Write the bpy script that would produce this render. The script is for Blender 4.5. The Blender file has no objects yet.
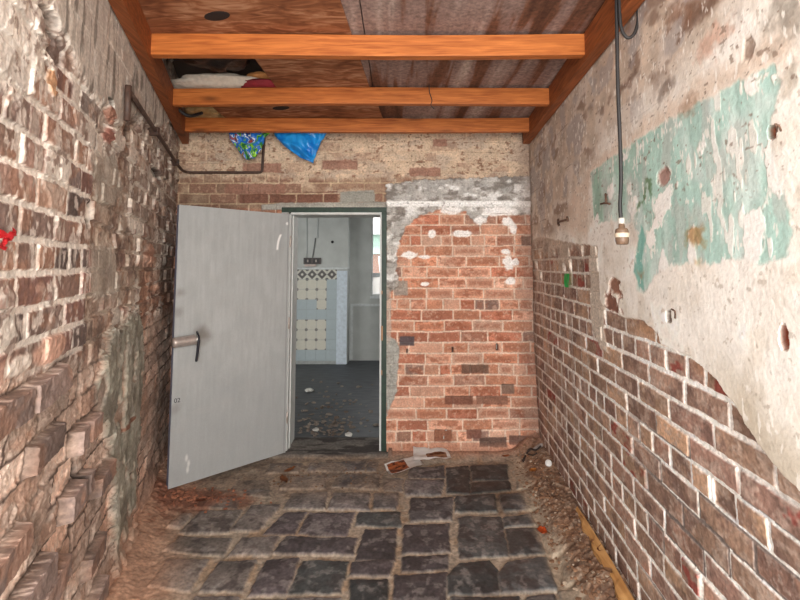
import bpy, bmesh, math, random
import numpy as np
from mathutils import Vector, Matrix
random.seed(7)
SC = bpy.context.scene
COL = SC.collection

# ------------------------------------------------------------------ camera geometry
F, CX, CY, TH, CAMZ = 450.0, 400.0, 230.0, math.radians(4.5), 1.52
CT, ST = math.cos(TH), math.sin(TH)
D = 3.8                                   # distance of the back wall
KR, KL = 0.0709, -0.3435                  # plan slopes of the side walls
XR, XL = 1.118, -1.880                    # corners at the back wall


def ray(px, py):
    x, y = (px - CX) / F, (CY - py) / F
    return Vector((x, CT - y * ST, ST + y * CT))


def at_y(px, py, Y):
    r = ray(px, py); t = Y / r.y
    return Vector((r.x * t, Y, CAMZ + r.z * t))


def at_z(px, py, z=0.0):
    r = ray(px, py); t = (z - CAMZ) / r.z
    return Vector((r.x * t, r.y * t, z))


def on_right(px, py, off=0.0):
    r = ray(px, py); t = (XR - off - KR * D) / (r.x - KR * r.y)
    return Vector((r.x * t, r.y * t, CAMZ + r.z * t))


def on_left(px, py, off=0.0):
    r = ray(px, py); t = (XL + off - KL * D) / (r.x - KL * r.y)
    return Vector((r.x * t, r.y * t, CAMZ + r.z * t))


cam_d = bpy.data.cameras.new('camera')
cam = bpy.data.objects.new('camera', cam_d)
COL.objects.link(cam)
cam.location = (0, 0, CAMZ)
cam.rotation_euler = (math.radians(90) + TH, 0, 0)
cam_d.sensor_width = 36.0
cam_d.lens = 36.0 * F / 800.0
cam_d.shift_y = (CY - 300.0) / 800.0
cam_d.clip_start = 0.02
SC.camera = cam

# ------------------------------------------------------------------ colour + noise helpers


def s2l(c):
    c = np.asarray(c, dtype=float) / 255.0
    return np.where(c <= 0.04045, c / 12.92, ((c + 0.055) / 1.055) ** 2.4)


def lin(r, g, b):
    v = s2l((r, g, b))
    return (float(v[0]), float(v[1]), float(v[2]), 1.0)


def h2(i, j, s):
    i = np.asarray(i).astype(np.int64); j = np.asarray(j).astype(np.int64)
    n = (i * 374761393 + j * 668265263 + s * 1442695041) & 0xFFFFFFFF
    n = ((n ^ (n >> 13)) * 1274126177) & 0xFFFFFFFF
    n = ((n ^ (n >> 16)) * 2246822519) & 0xFFFFFFFF
    n = n ^ (n >> 15)
    return (n & 0xFFFFFF) / float(0xFFFFFF)


def vn(x, y, s):
    i, j = np.floor(x), np.floor(y)
    fx, fy = x - i, y - j
    fx = fx * fx * (3 - 2 * fx); fy = fy * fy * (3 - 2 * fy)
    a, b = h2(i, j, s), h2(i + 1, j, s)
    c, d = h2(i, j + 1, s), h2(i + 1, j + 1, s)
    return (a * (1 - fx) + b * fx) * (1 - fy) + (c * (1 - fx) + d * fx) * fy


def fbm(x, y, s, o=4):
    v = 0; a = 0.5; t = 0
    for k in range(o):
        v = v + a * vn(x * 2 ** k + 17.3 * k, y * 2 ** k + 9.1 * k, s + k)
        t += a; a *= 0.55
    return v / t


def sm(a, b, x):
    t = np.clip((x - a) / (b - a), 0, 1)
    return t * t * (3 - 2 * t)


def mix(a, b, m):
    m = np.asarray(m)[..., None]
    return a * (1 - m) + b * m


def C(r, g, b):
    return np.array((r, g, b), dtype=float)


def sd_poly(x, y, poly):
    """signed distance, negative inside"""
    d = np.full(x.shape, 1e9); ins = np.zeros(x.shape, bool)
    n = len(poly)
    for k in range(n):
        x0, y0 = poly[k]; x1, y1 = poly[(k + 1) % n]
        ex, ey = x1 - x0, y1 - y0
        L = ex * ex + ey * ey + 1e-12
        t = np.clip(((x - x0) * ex + (y - y0) * ey) / L, 0, 1)
        dd = np.hypot(x - x0 - ex * t, y - y0 - ey * t)
        d = np.minimum(d, dd)
        if abs(ey) > 1e-12:
            cond = (y0 > y) != (y1 > y)
            xi = x0 + (y - y0) * ex / ey
            ins ^= cond & (x < xi)
    return np.where(ins, -d, d)


def bricks(u, v, ch, L, phase, seed, english=6, jit=0.03, warp=0.006):
    uu = u + warp * 2 * (fbm(u * 5, v * 5, seed + 40, 3) - .5) + warp * .8 * (fbm(u * 40, v * 40, seed + 41, 2) - .5)
    vv = v + warp * 2 * (fbm(u * 4, v * 6, seed + 50, 3) - .5) + warp * .8 * (fbm(u * 40, v * 40, seed + 51, 2) - .5)
    r = np.floor((vv - phase) / ch); fv = (vv - phase) - r * ch
    ln = np.where(((r + seed // 100) % english == 0) if english else (r < -1e6), L * .5, L)
    off = (r % 2) * L * .5 + h2(r, r * 0, seed + 61) * L * .3
    x = uu + off + 50.0
    c = np.floor(x / ln)
    jl = (h2(r, c, seed + 62) - .5) * jit; jr = (h2(r, c + 1, seed + 62) - .5) * jit
    c = np.where(x < c * ln + jl, c - 1, np.where(x >= (c + 1) * ln + jr, c + 1, c))
    jl = (h2(r, c, seed + 62) - .5) * jit; jr = (h2(r, c + 1, seed + 62) - .5) * jit
    bl, br = c * ln + jl, (c + 1) * ln + jr
    d = np.minimum(np.minimum(x - bl, br - x), np.minimum(fv, ch - fv))
    return d, r, c


def pick(h, pal, w):
    w = np.cumsum(np.array(w, float)); w /= w[-1]
    idx = np.searchsorted(w, h.ravel()).clip(0, len(pal) - 1)
    return np.array(pal, float)[idx].reshape(h.shape + (3,))


# ------------------------------------------------------------------ node materials
MATS = {}


def nodemat(name):
    m = bpy.data.materials.new(name); m.use_nodes = True
    nt = m.node_tree
    b = nt.nodes['Principled BSDF']
    return m, nt, b


def surface_mat(name, rough=0.92, grain=90.0, amp=0.18, bump=0.35, wet=False, grit=False):
    """per-point pigment attribute broken up by noise, with bump"""
    m, nt, b = nodemat(name)
    N = nt.nodes.new
    at = N('ShaderNodeAttribute'); at.attribute_name = 'pigment'
    tc = N('ShaderNodeTexCoord')
    no = N('ShaderNodeTexNoise'); no.inputs['Scale'].default_value = grain
    no.inputs['Detail'].default_value = 5
    nt.links.new(tc.outputs['Object'], no.inputs['Vector'])
    mr = N('ShaderNodeMapRange')
    mr.inputs['From Min'].default_value = .25; mr.inputs['From Max'].default_value = .75
    mr.inputs['To Min'].default_value = 1 - amp; mr.inputs['To Max'].default_value = 1 + amp
    nt.links.new(no.outputs['Fac'], mr.inputs['Value'])
    scale = mr.outputs['Result']
    if grit:                                     # smooth plaster shows less grain than brick
        ga = N('ShaderNodeAttribute'); ga.attribute_name = 'gloss'
        mg = N('ShaderNodeMix'); mg.inputs['A'].default_value = 1.0
        nt.links.new(ga.outputs['Fac'], mg.inputs['Factor']); nt.links.new(scale, mg.inputs['B'])
        scale = mg.outputs['Result']
    mu = N('ShaderNodeVectorMath'); mu.operation = 'SCALE'
    nt.links.new(at.outputs['Color'], mu.inputs[0]); nt.links.new(scale, mu.inputs['Scale'])
    nt.links.new(mu.outputs['Vector'], b.inputs['Base Color'])
    if wet:
        w = N('ShaderNodeAttribute'); w.attribute_name = 'gloss'
        m2 = N('ShaderNodeMapRange')
        m2.inputs['To Min'].default_value = .92; m2.inputs['To Max'].default_value = .28
        nt.links.new(w.outputs['Fac'], m2.inputs['Value'])
        nt.links.new(m2.outputs['Result'], b.inputs['Roughness'])
    else:
        b.inputs['Roughness'].default_value = rough
        b.inputs['Specular IOR Level'].default_value = .2
    bp = N('ShaderNodeBump'); bp.inputs['Strength'].default_value = bump; bp.inputs['Distance'].default_value = .004
    nt.links.new(no.outputs['Fac'], bp.inputs['Height'])
    nt.links.new(bp.outputs['Normal'], b.inputs['Normal'])
    return m


def simple(name, c, rough=.6, metal=0.0, var=.12, scale=25.0, bump=.1, spec=.5, stretch=(1, 1, 1), c2=None, trans=0.0, lo=.3, hi=.7):
    if name in MATS:
        return MATS[name]
    m, nt, b = nodemat(name)
    N = nt.nodes.new
    tc = N('ShaderNodeTexCoord'); mp = N('ShaderNodeMapping'); mp.inputs['Scale'].default_value = stretch
    no = N('ShaderNodeTexNoise'); no.inputs['Scale'].default_value = scale; no.inputs['Detail'].default_value = 6
    nt.links.new(tc.outputs['Object'], mp.inputs['Vector']); nt.links.new(mp.outputs['Vector'], no.inputs['Vector'])
    cr = N('ShaderNodeValToRGB')
    a = np.array(lin(*c)[:3])
    if c2 is None:
        lo_c, hi_c = a * (1 - var), np.minimum(a * (1 + var), 1)
    else:
        lo_c, hi_c = a, np.array(lin(*c2)[:3])
    cr.color_ramp.elements[0].position = lo; cr.color_ramp.elements[1].position = hi
    cr.color_ramp.elements[0].color = (*lo_c, 1); cr.color_ramp.elements[1].color = (*hi_c, 1)
    nt.links.new(no.outputs['Fac'], cr.inputs['Fac']); nt.links.new(cr.outputs['Color'], b.inputs['Base Color'])
    b.inputs['Roughness'].default_value = rough; b.inputs['Metallic'].default_value = metal
    b.inputs['Specular IOR Level'].default_value = spec
    if trans: b.inputs['Transmission Weight'].default_value = trans
    if bump:
        bp = N('ShaderNodeBump'); bp.inputs['Strength'].default_value = bump; bp.inputs['Distance'].default_value = .01
        nt.links.new(no.outputs['Fac'], bp.inputs['Height']); nt.links.new(bp.outputs['Normal'], b.inputs['Normal'])
    MATS[name] = m
    return m


def wood(name, dark, light, scale=6.0, axis=0, rough=.6, stretch=14.0, knots=True):
    m, nt, b = nodemat(name)
    N = nt.nodes.new
    tc = N('ShaderNodeTexCoord'); mp = N('ShaderNodeMapping')
    sc = [stretch] * 3; sc[axis] = 1.0
    mp.inputs['Scale'].default_value = sc
    no = N('ShaderNodeTexNoise'); no.inputs['Scale'].default_value = scale; no.inputs['Detail'].default_value = 7
    no.inputs['Distortion'].default_value = .6
    nt.links.new(tc.outputs['Object'], mp.inputs['Vector']); nt.links.new(mp.outputs['Vector'], no.inputs['Vector'])
    cr = N('ShaderNodeValToRGB')
    cr.color_ramp.elements[0].position = .28; cr.color_ramp.elements[1].position = .72
    cr.color_ramp.elements[0].color = lin(*dark); cr.color_ramp.elements[1].color = lin(*light)
    nt.links.new(no.outputs['Fac'], cr.inputs['Fac'])
    out = cr.outputs['Color']
    if knots:
        mk = N('ShaderNodeMapping'); ks = [5.0, 5.0, 9.0]; ks[axis] = 2.6
        mk.inputs['Scale'].default_value = ks
        nt.links.new(tc.outputs['Object'], mk.inputs['Vector'])
        vo = N('ShaderNodeTexVoronoi'); vo.inputs['Scale'].default_value = 1.0
        nt.links.new(mk.outputs['Vector'], vo.inputs['Vector'])
        mr = N('ShaderNodeMapRange'); mr.inputs['From Min'].default_value = .06; mr.inputs['From Max'].default_value = .22
        mr.inputs['To Min'].default_value = .75; mr.inputs['To Max'].default_value = 0
        nt.links.new(vo.outputs['Distance'], mr.inputs['Value'])
        mx = N('ShaderNodeMixRGB'); mx.inputs['Color2'].default_value = lin(*[v * .62 for v in dark])
        nt.links.new(mr.outputs['Result'], mx.inputs['Fac']); nt.links.new(out, mx.inputs['Color1'])
        out = mx.outputs['Color']
    nt.links.new(out, b.inputs['Base Color'])
    b.inputs['Roughness'].default_value = rough; b.inputs['Specular IOR Level'].default_value = .3
    bp = N('ShaderNodeBump'); bp.inputs['Strength'].default_value = .25; bp.inputs['Distance'].default_value = .004
    nt.links.new(no.outputs['Fac'], bp.inputs['Height']); nt.links.new(bp.outputs['Normal'], b.inputs['Normal'])
    return m


# ------------------------------------------------------------------ object helpers


def tag(o, label=None, cat=None, group=None, kind=None):
    if label: o['label'] = label
    if cat: o['category'] = cat
    if group: o['group'] = group
    if kind: o['kind'] = kind
    return o


def struct(o, label=None):
    o['kind'] = 'structure'
    o['category'] = o.name.split('_')[0]
    if label: o['label'] = label
    return o


def link(name, me, mat=None, parent=None):
    o = bpy.data.objects.new(name, me)
    COL.objects.link(o)
    if mat is not None:
        for m in (mat if isinstance(mat, (list, tuple)) else [mat]):
            me.materials.append(m)
    if parent is not None:
        o.parent = parent
    return o


def empty(name, loc, rz=0.0):
    o = bpy.data.objects.new(name, None)
    COL.objects.link(o); o.location = loc; o.rotation_euler = (0, 0, rz)
    o.empty_display_size = .1
    return o


def from_bm(name, bm, mat, parent=None, smooth=False, loc=None):
    me = bpy.data.meshes.new(name)
    bmesh.ops.recalc_face_normals(bm, faces=bm.faces)
    bm.to_mesh(me); bm.free()
    if smooth:
        for p in me.polygons: p.use_smooth = True
    o = link(name, me, mat, parent)
    if loc is not None: o.location = loc
    return o


def bm_box(bm, lo, hi, bevel=0.0, mi=0):
    r = bmesh.ops.create_cube(bm, size=1.0)
    vs = r['verts']
    for v in vs:
        v.co = Vector([lo[k] + (v.co[k] + .5) * (hi[k] - lo[k]) for k in range(3)])
    fs = {f for v in vs for f in v.link_faces}
    for f in fs: f.material_index = mi
    if bevel:
        es = list({e for v in vs for e in v.link_edges})
        bmesh.ops.bevel(bm, geom=es, offset=bevel, segments=2, affect='EDGES', profile=.6)


def bm_tube(bm, pts, r, seg=10, cap=True):
    pts = [Vector(p) for p in pts]
    rings = []
    up = None
    for i, p in enumerate(pts):
        t = (pts[min(i + 1, len(pts) - 1)] - pts[max(i - 1, 0)]).normalized()
        if up is None:
            a = Vector((0, 0, 1)) if abs(t.z) < .9 else Vector((1, 0, 0))
            up = (a - t * a.dot(t)).normalized()
        else:
            up = (up - t * up.dot(t)).normalized()
        s = t.cross(up)
        rr = r[i] if isinstance(r, (list, tuple)) else r
        rings.append([bm.verts.new(p + (up * math.cos(2 * math.pi * k / seg) + s * math.sin(2 * math.pi * k / seg)) * rr) for k in range(seg)])
    for a, b in zip(rings, rings[1:]):
        for k in range(seg):
            bm.faces.new((a[k], a[(k + 1) % seg], b[(k + 1) % seg], b[k]))
    if cap:
        bm.faces.new(rings[0][::-1]); bm.faces.new(rings[-1])


def smooth_path(pts, n=8):
    """Catmull-Rom"""
    P = [Vector(p) for p in pts]
    P = [P[0] * 2 - P[1]] + P + [P[-1] * 2 - P[-2]]
    out = []
    for i in range(1, len(P) - 2):
        for k in range(n):
            t = k / n
            out.append(.5 * ((2 * P[i]) + (P[i + 1] - P[i - 1]) * t + (2 * P[i - 1] - 5 * P[i] + 4 * P[i + 1] - P[i + 2]) * t * t
                             + (3 * P[i] - P[i - 1] - 3 * P[i + 1] + P[i + 2]) * t ** 3))
    out.append(P[-2])
    return out


def bm_lathe(bm, prof, origin, axis=Vector((0, 0, 1)), seg=20):
    axis = Vector(axis).normalized(); origin = Vector(origin)
    a = Vector((1, 0, 0)) if abs(axis.x) < .9 else Vector((0, 1, 0))
    e1 = (a - axis * a.dot(axis)).normalized(); e2 = axis.cross(e1)
    rings = []
    for (r, h) in prof:
        rings.append([bm.verts.new(origin + axis * h + (e1 * math.cos(2 * math.pi * k / seg) + e2 * math.sin(2 * math.pi * k / seg)) * max(r, 1e-4)) for k in range(seg)])
    for p, q in zip(rings, rings[1:]):
        for k in range(seg):
            bm.faces.new((p[k], p[(k + 1) % seg], q[(k + 1) % seg], q[k]))
    bm.faces.new(rings[0][::-1]); bm.faces.new(rings[-1])


def grid_obj(name, P, col, mats, gloss=None, skip=None, extra=None, smooth=True, parent=None, desat=0.0):
    """P: (R, K, 3) points; col: (R, K, 3) sRGB; skip: (R-1, K-1) bool faces to leave out"""
    R, K = P.shape[:2]
    idx = np.arange(R * K).reshape(R, K)
    q = np.stack([idx[:-1, :-1], idx[:-1, 1:], idx[1:, 1:], idx[1:, :-1]], -1)
    if skip is not None:
        q = q[~skip]
    q = q.reshape(-1, 4)
    V = P.reshape(-1, 3)
    lum = col.mean(-1, keepdims=True)
    c = s2l(np.clip(col * (1 - desat) + lum * desat, 3, 250)).reshape(-1, 3)
    g = np.zeros(R * K) if gloss is None else gloss.reshape(-1)
    mi = np.zeros(len(q), np.int32)
    if extra is not None:                      # extra = (verts, quads) using material slot 1
        ev, eq = extra
        ev = np.array(ev, float); eq = np.array(eq, int) + len(V)
        V = np.concatenate([V, ev]); q = np.concatenate([q, eq])
        c = np.concatenate([c, np.full((len(ev), 3), .45)]); g = np.concatenate([g, np.zeros(len(ev))])
        mi = np.concatenate([mi, np.ones(len(eq), np.int32)])
    me = bpy.data.meshes.new(name)
    me.vertices.add(len(V)); me.vertices.foreach_set('co', V.astype(np.float32).ravel())
    nf = len(q)
    me.loops.add(nf * 4); me.loops.foreach_set('vertex_index', q.astype(np.int32).ravel())
    me.polygons.add(nf)
    me.polygons.foreach_set('loop_start', (np.arange(nf) * 4).astype(np.int32))
    me.polygons.foreach_set('loop_total', np.full(nf, 4, np.int32))
    me.polygons.foreach_set('material_index', mi)
    me.polygons.foreach_set('use_smooth', np.where(mi == 0, smooth, False))
    me.update(calc_edges=True)
    a = me.attributes.new('pigment', 'FLOAT_COLOR', 'POINT')
    a.data.foreach_set('color', np.concatenate([c, np.ones((len(c), 1))], 1).astype(np.float32).ravel())
    if gloss is not None:
        a = me.attributes.new('gloss', 'FLOAT', 'POINT')
        a.data.foreach_set('value', g.astype(np.float32))
    return link(name, me, mats, parent)


def boxes_quads(boxes):
    ev, eq = [], []
    for lo, hi in boxes:
        n = len(ev)
        for z in (lo[2], hi[2]):
            for (x, y) in ((lo[0], lo[1]), (hi[0], lo[1]), (hi[0], hi[1]), (lo[0], hi[1])):
                ev.append((x, y, z))
        for f in ((3, 2, 1, 0), (4, 5, 6, 7), (0, 1, 5, 4), (1, 2, 6, 5), (2, 3, 7, 6), (3, 0, 4, 7)):
            eq.append([n + k for k in f])
    return ev, eq


PLASTER_IN = simple('reveal_plaster', (176, 178, 172), .9, scale=9)
M_WALL = surface_mat('old_brickwork', amp=.34, bump=.4, grain=75, grit=True)
M_FLOOR = surface_mat('stone_paving', wet=True, amp=.42, bump=.4, grain=55)

# ================================================================== BACK WALL
OX0, OX1, OZ1 = -1.004, -0.112, 2.012           # the doorway through it
WTOP = 3.06


def build_back():
    xs = np.unique(np.concatenate([np.linspace(-2.02, OX0, 150), np.linspace(OX0, OX1, 110), np.linspace(OX1, 1.32, 270)]))
    zs = np.unique(np.concatenate([np.linspace(-.02, OZ1, 330), np.linspace(OZ1, 2.75, 170), np.linspace(2.75, WTOP, 30)]))
    X, Z = np.meshgrid(xs, zs)
    uv = lambda pts: [tuple(at_y(px, py, D)[k] for k in (0, 2)) for px, py in pts]
    wob = .022 * (fbm(X * 14, Z * 14, 3, 3) - .5) + .03 * (fbm(X * 40, Z * 40, 5, 3) - .5)
    n1 = fbm(X * 12, Z * 12, 11, 4); n2 = fbm(X * 45, Z * 45, 12, 4); n3 = fbm(X * 4, Z * 4, 13, 3)
    zw = Z - .010 * np.clip((X - .0), 0, 2) * np.clip(1 - Z, 0, 1)        # courses climb a little low down
    d, r, c = bricks(X, zw, .0893, .25, .882 - .0893 * 20, 100, 6, .05, .007)
    d = d + .004 * (n2 - .5)
    inb = sm(.004, .009, d)
    h = h2(r, c, 120); hb = h2(r, c, 121)
    pal = [(212, 152, 122), (218, 162, 134), (206, 138, 106), (186, 116, 90), (216, 168, 142), (164, 120, 100), (138, 108, 96)]
    bc = pick(h, pal, [6, 6, 4, 2.5, 4, 1.2, .5])
    bc = bc * (.90 + .2 * hb)[..., None] * (.86 + .28 * n1)[..., None]
    bc = mix(bc, C(152, 84, 58), .6 * sm(.5, .66, fbm(X * 18, Z * 34, 15, 3)) * (hb > .5))
    bc = mix(bc, C(160, 98, 74), .55 * sm(.016, .034, d + .02 * (n1 - .5)) * (h2(r, c, 123) > .5))
    bc = mix(bc, C(214, 172, 146), .6 * sm(.55, .72, n2))
    jc = C(228, 200, 178) * (.9 + .2 * n1)[..., None]
    col = mix(jc, bc, inb)
    H = -.008 * (1 - inb) + .006 * (hb - .5) * inb + .003 * (n2 - .5)
    # old brown-pink brickwork above the door, cream wash on top
    up = sm(1.98, 2.02, Z + wob * .6)
    oc = mix(C(150, 112, 92) * (.85 + .3 * hb)[..., None], C(206, 182, 150), np.clip(.35 + 1.1 * (n1 - .5) + (1 - inb) * .5, 0, 1))
    oc = mix(oc, C(134, 96, 80), .65 * inb * (hb > .62) * sm(.35, .5, n2))
    col = mix(col, oc, up)
    cream = C(214, 188, 160) * (.88 + .24 * n1)[..., None]
    cream = mix(cream, C(186, 166, 148), .6 * sm(.5, .6, fbm(X * 6, Z * 14, 27, 4)))
    cream = mix(cream, C(140, 100, 78), .75 * sm(.665, .73, fbm(X * 26, Z * 42, 21, 3)))
    cream = mix(cream, C(120, 96, 82), .6 * sm(.70, .76, fbm(X * 60, Z * 60, 22, 3)))
    mc = sm(2.235, 2.285, Z + wob * 1.2 + .05 * (n3 - .5) + .022 * (hb - .5))
    mc = mc * (1 - .45 * inb * (hb > .6) * sm(.42, .55, n1))
    mc = np.maximum(mc, .85 * sm(2.10, 2.13, Z + wob) * sm(.35, .55, fbm(X * 7, Z * 9, 25, 3)) * (X > -1.35) * (1 - inb * (hb > .45)))
    col = mix(col, cream, mc)
    H = H + .007 * mc + .002 * mc * n2
    # bricks that stay bare in the wash
    for (px, py, w, hh) in ((262, 168, 38, 8), (340, 165, 34, 8), (440, 143, 13, 6), (425, 172, 30, 7), (255, 189, 60, 9)):
        p = at_y(px, py, D); w, hh = w / 118 / 2, hh / 118 / 2
        m = sm(.012, 0, np.maximum(np.abs(X - p.x) - w, np.abs(Z - p.z) - hh) + wob * .5)
        col = mix(col, C(158, 112, 94) * (.85 + .3 * n2)[..., None], .8 * m); H -= .004 * m
    m = sm(.004, -.006, sd_poly(X, Z, uv([(240, 193), (280, 193), (338, 191), (338, 203), (282, 203), (240, 204)])) + wob * .5)
    col = mix(col, C(128, 88, 72) * (.8 + .4 * n2)[..., None], m * inb)
    # grey and white render over the brick at the right of the door head
    R1 = uv([(386, 184), (430, 180), (536, 176), (536, 212), (530, 215), (490, 214), (480, 226), (466, 212), (440, 210), (420, 216), (405, 228),
             (398, 246), (396, 268), (400, 285), (390, 292), (388, 300), (386, 300)])
    m = sm(.008, -.006, sd_poly(X, Z, R1) + wob)
    g = C(186, 182, 176) * (.82 + .36 * n1)[..., None]
    g = mix(g, C(128, 120, 112), .8 * sm(.48, .62, fbm(X * 9, Z * 14, 31, 4)))
    g = mix(g, C(244, 243, 240), .9 * sm(.48, .70, fbm(X * 11, Z * 17, 32, 4)))
    zb = at_y(400, 204, D).z
    g = mix(g, C(246, 245, 242), sm(.034, .02, np.abs(Z - zb) + wob * .5))
    g = mix(g, C(120, 114, 108), .5 * sm(.70, .78, n2))
    col = mix(col, g, m); H += .012 * m + .004 * m * n1
    H += .012 * m * sm(.034, .02, np.abs(Z - zb))
    R2 = uv([(386, 335), (396, 340), (400, 352), (398, 372), (396, 392), (390, 408), (386, 418)])
    m = sm(.006, -.006, sd_poly(X, Z, R2) + wob * .7)
    col = mix(col, C(168, 166, 158) * (.85 + .3 * n2)[..., None], m); H += .008 * m
    R3 = uv([(386, 285), (391, 292), (391, 340), (386, 345)])
    m = sm(.006, -.004, sd_poly(X, Z, R3) + wob * .5)
    col = mix(col, C(190, 176, 164), m * .7)
    # cement strip over the door frame
    R4 = uv([(262, 205), (280, 203), (386, 202), (388, 209), (262, 210)])
    m = sm(.006, -.004, sd_poly(X, Z, R4) + wob * .3)
    col = mix(col, C(176, 172, 162) * (.85 + .3 * n1)[..., None], m); H += .010 * m
    R5 = uv([(340, 192), (374, 190), (375, 202), (340, 203)])
    m = sm(.006, -.004, sd_poly(X, Z, R5) + wob * .4)
    col = mix(col, C(160, 158, 148), m)
    # white paint blots
    for (px, py, rx, ry) in ((449, 211, 11, 3.6), (432, 234, 4, 4), (462, 233.5, 11, 3.6), (410, 255, 8, 3.6), (424, 257, 7, 1.8), (508, 262, 5.5, 7.5),
                             (505, 251.5, 4.5, 2.8), (515, 262, 4, 4), (511, 281, 6, 3.6), (507, 221, 6, 5), (500, 212, 18, 4.5), (480, 221, 6, 4), (513, 228, 4, 6), (425, 284, 4, 2)):
        p = at_y(px, py, D)
        q = np.hypot((X - p.x) / (rx / 118), (Z - p.z) / (ry / 118)) + 22 * wob
        m = sm(1.15, .8, q)
        col = mix(col, C(250, 246, 242), .95 * m); H += .002 * m
    # grey patch, dark bricks, holes
    for (px, py, w, hh, cc, dep) in ((401, 288, 13, 14, (160, 152, 142), .003), (407, 341, 14, 8.5, (84, 78, 84), .003), (475, 369, 26, 8, (112, 84, 70), 0),
                                     (459, 400, 27, 8, (122, 76, 60), 0), (492, 400, 30, 8, (140, 96, 78), 0), (493, 442, 26, 8, (96, 74, 66), -.003), (523, 440, 26, 8, (110, 80, 70), -.003),
                                     (526, 241, 9, 9, (112, 82, 70), 0), (474, 434, 14, 8, (128, 84, 70), 0), (452.6, 350, 1.6, 5, (52, 34, 30), -.02), (497, 347, 1.6, 6, (52, 34, 30), -.02),
                                     (407, 351, 1.6, 4, (52, 34, 30), -.02), (508, 389, 12, 9, (128, 104, 90), -.004), (443, 436, 16, 11, (140, 88, 66), -.012)):
        p = at_y(px, py, D); w, hh = w / 118 / 2, hh / 118 / 2
        m = sm(.006, -.003, np.maximum(np.abs(X - p.x) - w, np.abs(Z - p.z) - hh) + wob * .25)
        col = mix(col, C(*cc) * (.85 + .3 * n2)[..., None], .85 * m); H += dep * m
    # dusty base; darker brown towards the right corner
    m = sm(.10, .0, Z + wob) * (X > OX1)
    col = mix(col, C(176, 126, 102), .75 * m); H += .02 * m
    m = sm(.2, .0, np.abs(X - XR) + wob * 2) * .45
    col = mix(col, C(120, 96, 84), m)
    # left stretch, mostly behind the door leaf: plain old brick
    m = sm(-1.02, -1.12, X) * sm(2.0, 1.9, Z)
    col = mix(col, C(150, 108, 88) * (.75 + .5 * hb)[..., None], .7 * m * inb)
    # dark line at the roof plate
    P = np.stack([X, D - H, Z], -1)
    xm = .5 * (xs[1:] + xs[:-1]); zm = .5 * (zs[1:] + zs[:-1])
    XM, ZM = np.meshgrid(xm, zm)
    skip = (XM > OX0) & (XM < OX1) & (ZM < OZ1)
    y0, y1 = D + .02, D + .29
    ex = boxes_quads([((-2.3, y0, 0), (OX0, y1, WTOP)), ((OX1, y0, 0), (1.6, y1, WTOP)), ((OX0, y0, OZ1), (OX1, y1, WTOP))])
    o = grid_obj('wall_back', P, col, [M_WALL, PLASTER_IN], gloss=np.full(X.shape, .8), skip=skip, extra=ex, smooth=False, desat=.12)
    return struct(o, 'back wall of bare orange brick with cream wash and grey render above')


build_back()

# ================================================================== RIGHT WALL
NR = Vector((-1, KR, 0)).normalized()
LR = math.sqrt(1 + KR * KR)


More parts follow.
